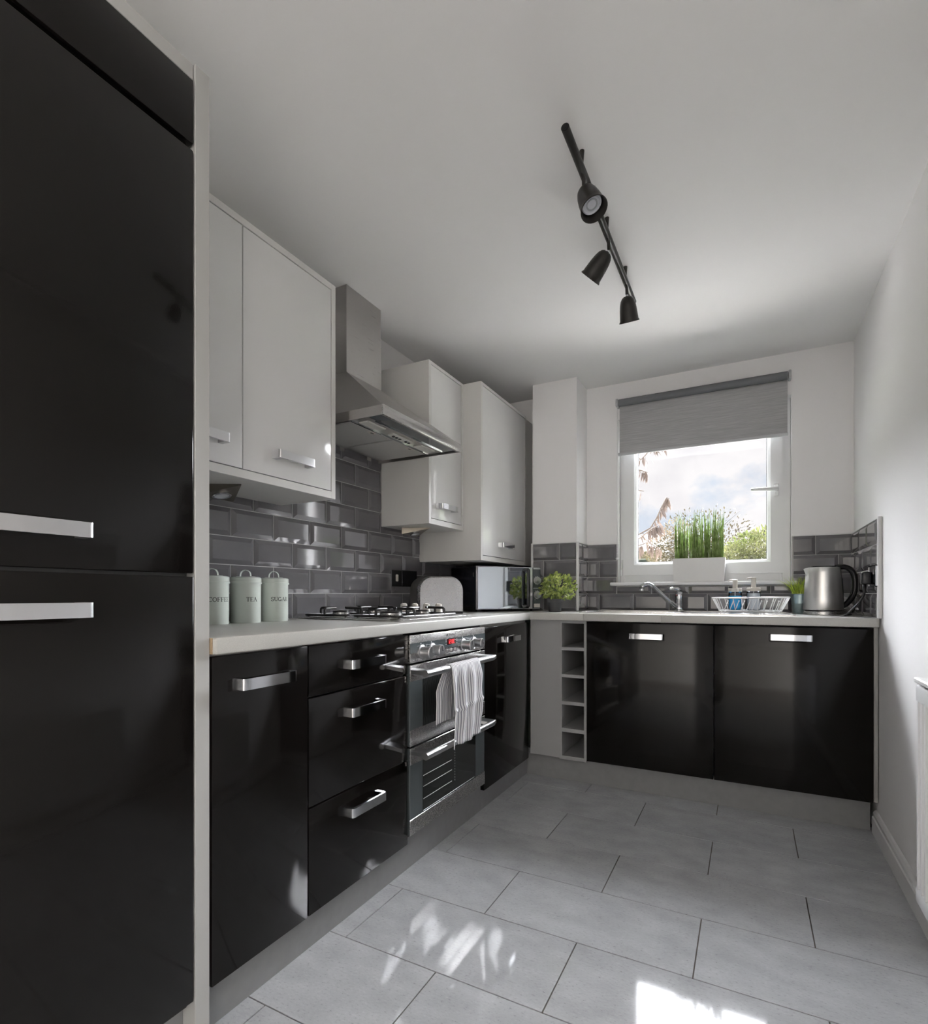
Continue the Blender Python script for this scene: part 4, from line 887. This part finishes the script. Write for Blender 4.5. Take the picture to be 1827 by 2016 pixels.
b = B()     # black spine on the handle side
ang0 = math.atan2(hd.y, hd.x); nn = 8; prof = [(.0828, .030), (.0808, .08), (.0768, .14), (.0723, .20), (.0700, .223), (.0640, .2300)]
G = [[kc+Vector((r*1.012*math.cos(ang0+(k/nn-.5)*.85), r*1.012*math.sin(ang0+(k/nn-.5)*.85), z)) for k in range(nn+1)] for r, z in prof]
for i in range(len(prof)-1):
    for k in range(nn): b.poly([G[i][k], G[i][k+1], G[i+1][k+1], G[i+1][k]])
bmesh.ops.remove_doubles(b.bm, verts=list(b.bm.verts), dist=1e-6); put('spine', b, M_blackpl, t, smooth=True)
pth = [(.055, .228), (.085, .231), (.112, .222), (.131, .198), (.138, .160), (.135, .115), (.122, .080), (.100, .052), (.078, .040)]
b = B(); rings = []; P_ = [kc+hd*a+Vector((0, 0, z)) for a, z in pth]
# smooth the loop
sm = []
for i in range(len(P_)-1):
    p0, p1, p2, p3 = P_[max(0, i-1)], P_[i], P_[i+1], P_[min(len(P_)-1, i+2)]
    for k in range(4): u = k/4; sm.append(.5*((2*p1)+(-p0+p2)*u+(2*p0-5*p1+4*p2-p3)*u*u+(-p0+3*p1-3*p2+p3)*u**3))
sm.append(P_[-1])
for i, p in enumerate(sm):
    d_ = (sm[min(i+1, len(sm)-1)]-sm[max(i-1, 0)]).normalized(); nrm = d_.cross(hs).normalized()
    rings.append([b.bm.verts.new(p+hs*.0145*math.cos(2*PI*k/12)+nrm*.0130*math.sin(2*PI*k/12)) for k in range(12)])
for A, C in zip(rings, rings[1:]):
    for k in range(12): b.bm.faces.new((A[k], A[(k+1) % 12], C[(k+1) % 12], C[k]))
b.bm.faces.new(rings[0]); b.bm.faces.new(rings[-1]); h_ = put('handle', b, M_blackpl, t, smooth=True)
put('switch', B().tube([kc+hd*.080+Vector((0, 0, .034)), kc+hd*.105+Vector((0, 0, .031)), kc+hd*.116+Vector((0, 0, .030))], [.004, .005, .004], 8), M_satin, h_, smooth=True)
b = B(); gz = [(.0835, .07), (.0800, .13), (.077, .175)]
b.tube([kc+hd*(a+.002)+Vector((0, 0, z)) for a, z in gz], .006, 8); put('water_gauge', b, M_glassgrey, t, smooth=True)
b = B(); s0 = kc-hd*.062+Vector((0, 0, .228)); b.poly([s0+hs*.022, s0-hs*.022, kc-hd*.086+Vector((0, 0, .222))]); b.poly([s0+hs*.022, kc-hd*.086+Vector((0, 0, .222)), kc-hd*.073+Vector((0, 0, .185))]); b.poly([s0-hs*.022, kc-hd*.073+Vector((0, 0, .185)), kc-hd*.086+Vector((0, 0, .222))]); put('spout', b, M_kettle, t)
XS = XR-.0108
t = thing('wall_socket', 'chrome-edged black double socket on the tiled right wall', 'socket', (XS, 2.785, 1.08))
boxo('plate', (XS-.007, XS, 2.712, 2.858, 1.036, 1.122), M_blackpl, t, .002); b = B()
for d_ in ((XS-.0085, XS, 2.710, 2.714, 1.034, 1.124), (XS-.0085, XS, 2.856, 2.860, 1.034, 1.124), (XS-.0085, XS, 2.710, 2.860, 1.120, 1.124), (XS-.0085, XS, 2.710, 2.860, 1.034, 1.038)): b.box(*d_)
put('chrome_edge', b, M_chrome, t)
boxo('rocker', (XS-.012, XS-.007, 2.742, 2.762, 1.085, 1.105), M_chrome, t, .002)
t = thing('power_cord', 'black plug and cord hanging from the right wall socket', 'cord', (XS-.03, 2.8, 1.06))
pb = put('plug', B().box(XS-.044, XS-.008, 2.780, 2.832, 1.045, 1.098, .008, 3), M_blackpl, t, smooth=40)
cp_ = [(XS-.030, 2.806, 1.05), (XS-.030, 2.806, 1.015), (XS-.034, 2.808, .995), (XS-.050, 2.815, .965), (XS-.072, 2.83, .935), (XS-.088, 2.85, .914), (XS-.090, 2.90, .910), (XS-.06, 2.97, .910), (XS-.045, 3.03, .910), (XS-.050, 3.06, .911)]
put('strain_relief', B().tube([cp_[0], cp_[1], cp_[2]], [.008, .006, .0045], 10), M_blackpl, pb, smooth=True)
sm = []; P_ = [Vector(p) for p in cp_]
for i in range(len(P_)-1):
    p0, p1, p2, p3 = P_[max(0, i-1)], P_[i], P_[i+1], P_[min(len(P_)-1, i+2)]
    for k in range(5): u = k/5; sm.append(.5*((2*p1)+(-p0+p2)*u+(2*p0-5*p1+4*p2-p3)*u*u+(-p0+3*p1-3*p2+p3)*u**3))
put('cable', B().tube(sm+[P_[-1]], .0036, 8), M_blackpl, t, smooth=True)

# ------------------------------------------------------------------ ceiling spot rail
TX, TZ = -.435, 2.255
t = thing('spotlight_rail', 'black ceiling spotlight rail with three swivel spots', 'spotlight', (TX, 1.88, TZ))
put('rail', B().cyl((TX, 1.395, TZ), (TX, 2.365, TZ), .0112, 24), M_satblack, t, smooth=40)
b = B(); b.cyl((TX, 1.3935, TZ), (TX, 1.396, TZ), .0095, 20); b.cyl((TX, 1.393, TZ), (TX, 1.395, TZ), .0035, 10); put('end_cap', b, M_blackpl, t, smooth=40)
for y in (1.545, 1.86, 2.172): put('ceiling_mount', B().cone((TX+.004, y, TZ+.005), (TX+.004, y, ZC-.0005), .0045, .0075, 12), M_satblack, t, smooth=40)
RT, FW, UP = Vector((math.cos(YAW), math.sin(YAW), 0)), Vector((-math.sin(YAW), math.cos(YAW), 0)), Vector((0, 0, 1))
for y, ax, sl in ((1.577, (.0167, -.073, -.0325), 1.0), (1.900, (-.60, -.77, .63), 1.0), (2.215, (.25, -.97, .446), 1.0)):
    a = (RT*ax[0]+UP*ax[1]+FW*ax[2]).normalized()
    p0 = Vector((TX, y, TZ-.008)); pv = Vector((TX, y+.004, TZ-.040))
    arm = put('arm', B().tube([p0+Vector((0, -.03, .002)), p0+Vector((0, -.006, -.001)), p0+Vector((0, .002, -.006)), pv], [.003, .0055, .0058, .0055], 12), M_satblack, t, smooth=True)
    put('swivel', B().sph(pv+a*.004, .0058, 10), M_chrome, arm, smooth=True)
    q = a.to_track_quat('Z', 'Y').to_matrix().to_4x4(); o_ = pv+a*.006
    R = .039; Lh = .096
    prof = [(0, 0), (.012, .001), (.020, .006), (.0265, .016), (.0305, .030), (.0335, .050), (.0355, .075), (.0365, .088), (.0395, .093), (.0400, .0965), (.0375, .0965), (.0345, .088), (.033, .070), (.031, .062)]
    head = put('spot_head', B().lathe(prof, o_, 32, q, cap=False), M_satblack, t, smooth=50)
    put('lens_ring', B().lathe([(.017, .0732), (.017, .0755), (.014, .0757), (.013, .0732)], o_, 24, q, cap=False), M_bulb2, head, smooth=40); bulb = put('bulb', B().lathe([(.031, .060), (.030, .072), (.028, .0745), (.0245, .075), (.023, .073), (0, .0735)], o_, 28, q, cap=False), M_bulb, head, smooth=40)

# ------------------------------------------------------------------ radiator
t = thing('radiator', 'white ribbed panel radiator on the right wall', 'radiator', (.43, 1.3, .16))
rx, ry0, ry1, rz0, rz1 = .392, .55, 1.825, .185, .762
b = B(); P = []
b.box(rx, rx+.018, ry0, ry1, rz0, rz0+.045, .006, 2); b.box(rx, rx+.018, ry0, ry1, rz1-.045, rz1, .006, 2); put('edge_channel', b, M_trim, t, smooth=40)
boxo('back_plate', (rx+.010, rx+.018, ry0, ry1, rz0+.02, rz1-.02), M_trim, t)
pitch = .0335; y = ry1-.018; rm = None
while y > ry0+.02:
    b = B(); b.prism([(-.0095, .0), (-.006, -.011), (.006, -.011), (.0095, 0)], rz0+.036, rz1-.036, lambda a, d_, h, y=y: (rx+.0115+d_, y+a, h)); put('rib', b, M_trim, t); y -= pitch
b = B(); b.box(rx-.004, rx+.070, ry0, ry1-.002, rz1+.006, rz1+.020, .003); put('top_grille', b, M_trim, t)
b = B(); b.box(rx+.012, rx+.062, ry1-.006, ry1-.002, rz0+.01, rz1+.006); b.box(rx+.055, rx+.066, ry0, ry1, rz0, rz1, .003); put('rear_panel', b, M_trim, t)
b = B(); b.box(rx+.062, XR, ry1-.25, ry1-.21, rz0+.03, rz1-.05); b.box(rx+.062, XR, ry0+.21, ry0+.25, rz0+.03, rz1-.05); put('wall_bracket', b, M_trim, t)
b = B(); b.tube(fillet([(rx+.03, ry0-.02, .001), (rx+.03, ry0-.02, rz0+.02), (rx+.03, ry0, rz0+.02)], .01, 4), .0075, 10); put('pipe', b, M_chrome, t, smooth=True)

# ------------------------------------------------------------------ outside
GZ = -.25
tag(put('ground', B().box(-60, 60, YB+T, 120, GZ-.1, GZ), M_ground), kind='structure')
tag(put('bounce_slab', B().box(-6, 6, YB+T, 8.0, GZ, GZ+.03), mat('pale_bounce_slab', (.55, .53, .49), .8, var=.1, vscale=3)), kind='structure')  # unseen pale slab added to bounce sunlight up to the ceiling
def at(u, v, d_):
    x = (u-CXPX)/FPX; z = (HZ-v)/FPX
    return Vector((d_*(x*math.cos(YAW)-math.sin(YAW)), d_*(x*math.sin(YAW)+math.cos(YAW)), 1+z*d_))
def tree(name, lab, base, crowns, lm, n, leaf, seed, trunk=.06, thin=0):
    base = Vector((base.x, base.y, GZ)); t = thing(name, lab, 'tree', base); rn = random.Random(seed); b = B(); V = []; F = []
    for ci, (c, r, k) in enumerate(crowns):
        c = Vector(c); mid = base.lerp(c, .55)+Vector((rn.gauss(0, .1), 0, .1)); b.tube([base+Vector((rn.gauss(0, .05), rn.gauss(0, .05), 0)), mid, c+Vector((0, 0, r[2]*.2))], [trunk, trunk*.6, trunk*.15], 7)
        for _ in range(9):
            d_ = Vector((rn.gauss(0, 1), rn.gauss(0, .6), rn.uniform(-.2, 1.1))).normalized(); b.tube([mid.lerp(c, rn.random()), c+Vector((d_.x*r[0]*.5, d_.y*r[1]*.5, d_.z*r[2]*.5)), c+Vector((d_.x*r[0]*.98, d_.y*r[1]*.98, d_.z*r[2]*.98))], [trunk*.2, trunk*.13, .004], 5)
        v, f = leaf_cloud(int(n*k), c, r, leaf, seed*31+ci, (lambda p, q: q.random() < .25+.75*p.length**2) if not thin else (lambda p, q: q.random() < (.30 if p.z > .1 else 1)), .45)
        o_ = len(V); V += v; F += [tuple(x+o_ for x in ff) for ff in f]
    put('trunk', b, M_bark, t, smooth=True); pydata('crown', V, F, lm, t, 'stuff')
D0 = 14.5
tree('sparse_tree', 'thin olive-brown tree in the garden behind the window planter', at(1390, 1300, D0), [(at(1392, 1062, D0), (1.25, .9, .94), 1), (at(1345, 1075, D0), (.75, .7, .72), .5), (at(1430, 1085, D0), (.9, .7, .75), .6), (at(1390, 1120, D0), (1.55, .9, .66), .6)], L_olive, 1500, .085, 4, .05, 1)
tree('garden_shrub', 'yellow-green leafy shrub at the right of the window view', at(1480, 1300, 11), [(at(1476, 1092, 11), (.50, .5, .45), 1), (at(1510, 1085, 11), (.5, .5, .5), 1), (at(1447, 1112, 11), (.45, .5, .40), .7)], L_green, 1500, .075, 9, .04)
tree('garden_shrub', 'pale autumn-coloured shrub at the left of the window view', at(1312, 1300, 18), [(at(1310, 1088, 18), (.66, .6, .75), 1), (at(1330, 1070, 18), (.62, .6, .80), .6), (at(1345, 1105, 18), (.95, .6, .6), .9)], L_mixed, 1300, .08, 14, .04)
# hanging dry-leaved tree close to the window on the left
def dry_tree():
    d0 = 5.0; base = at(1150, 1400, d0); base.z = GZ; t = thing('hanging_leaf_tree', 'tree with long drooping brown leaves at the window left edge', 'tree', base); rn = random.Random(3)
    b = B(); top = at(1180, 700, d0); b.tube([base, base.lerp(top, .5)+Vector((.1, 0, 0)), top], [.09, .07, .03], 10)
    V = []; F = []
    def leaf(p, d_, Lf, w):
        s_ = d_.cross(Vector((rn.gauss(0, 1), rn.gauss(0, 1), rn.gauss(0, .3)))).normalized()*w; i = len(V); bend = Vector((rn.gauss(0, .15), rn.gauss(0, .15), -.12))*Lf
        V.extend([p, p+d_*Lf*.35+s_+bend*.1, p+d_*Lf*.7+s_*.8+bend*.5, p+d_*Lf+bend, p+d_*Lf*.7-s_*.8+bend*.5, p+d_*Lf*.35-s_+bend*.1]); F.extend([(i, i+1, i+2, i+5), (i+5, i+2, i+4), (i+2, i+3, i+4)])
    # each twig: pixel path of its line in the view and where leaves hang from
    twigs = [((1185, 870), [(1220, 880), (1262, 905), (1285, 880), (1305, 872)], 30, 24), ((1185, 900), [(1225, 905), (1258, 925), (1275, 930)], 26, 20), ((1190, 965), [(1230, 962), (1255, 965), (1268, 967)], 5, 24),
             ((1185, 1100), [(1240, 1062), (1280, 1040), (1293, 1020), (1302, 1000), (1312, 980), (1318, 981)], 46, 26), ((1185, 1100), [(1235, 1075), (1262, 1058), (1282, 1042), (1300, 1032)], 40, 28), ((1185, 1120), [(1240, 1080), (1275, 1068), (1300, 1080)], 24, 30)]
    for s0, pl, n, Lp in twigs:
        dd = d0+rn.uniform(-.4, .4); P = [at(s0[0], s0[1], dd)]+[at(u, v, dd) for u, v in pl]; k0 = base.lerp(top, .6); b.tube([k0]+P, [.02, .012]+[.007]*(len(P)-2)+[.003], 6)
        for _ in range(n):
            i = rn.randrange(1, len(P)-1) if len(P) > 2 else 0; p = P[i].lerp(P[i+1], rn.random())
            d_ = Vector((rn.gauss(.12, .28), rn.gauss(0, .3), -1)).normalized(); leaf(p, d_, Lp*dd/FPX*rn.uniform(.6, 1.1), .0115)
    put('branches', b, M_bark, t, smooth=True); pydata('leaves', V, F, L_dry, t, 'stuff')
dry_tree()
def house(lab, u0, u1, vt, vr, d_, name='house'):
    a, c = at(u0, vt, d_), at(u1, vt, d_); zt_ = a.z; zr = at(u0, vr, d_).z; t = thing(name, lab, 'building', (a.x, a.y, GZ))
    boxo('wall', (a.x-6, c.x, a.y, a.y+7, GZ, zt_), M_house, t)
    b = B(); b.prism([(-.3, zt_), (7.3, zt_), (3.5, zr+1.2)], a.x-6.3, c.x+.3, lambda p, z, h: (h, a.y+p, z)); put('roof', b, M_roof, t)
    for k in range(4):
        x = c.x-1.0-k*1.5; w_ = boxo('window_surround', (x-.42, x+.42, a.y-.05, a.y+.02, zt_-1.75, zt_-.55), M_upvc, t); boxo('glazing', (x-.36, x+.36, a.y-.07, a.y-.05, zt_-1.68, zt_-.62), M_glassgrey, w_)
house('distant pinkish house with slate roof at the window lower left', 1240, 1298, 1087, 1074, 42.)
a = at(1509, 1042, 30.)
t = thing('chimney_stack', 'distant pale stone stack by the right edge of the glass', 'building', (a.x, a.y, GZ))
b = B(); b.box(a.x-.18, a.x+.75, a.y, a.y+.8, GZ, a.z, .01); put('shaft', b, M_stone, t); boxo('cap', (a.x-.22, a.x+.79, a.y-.04, a.y+.84, a.z, a.z+.12), M_stone, t)
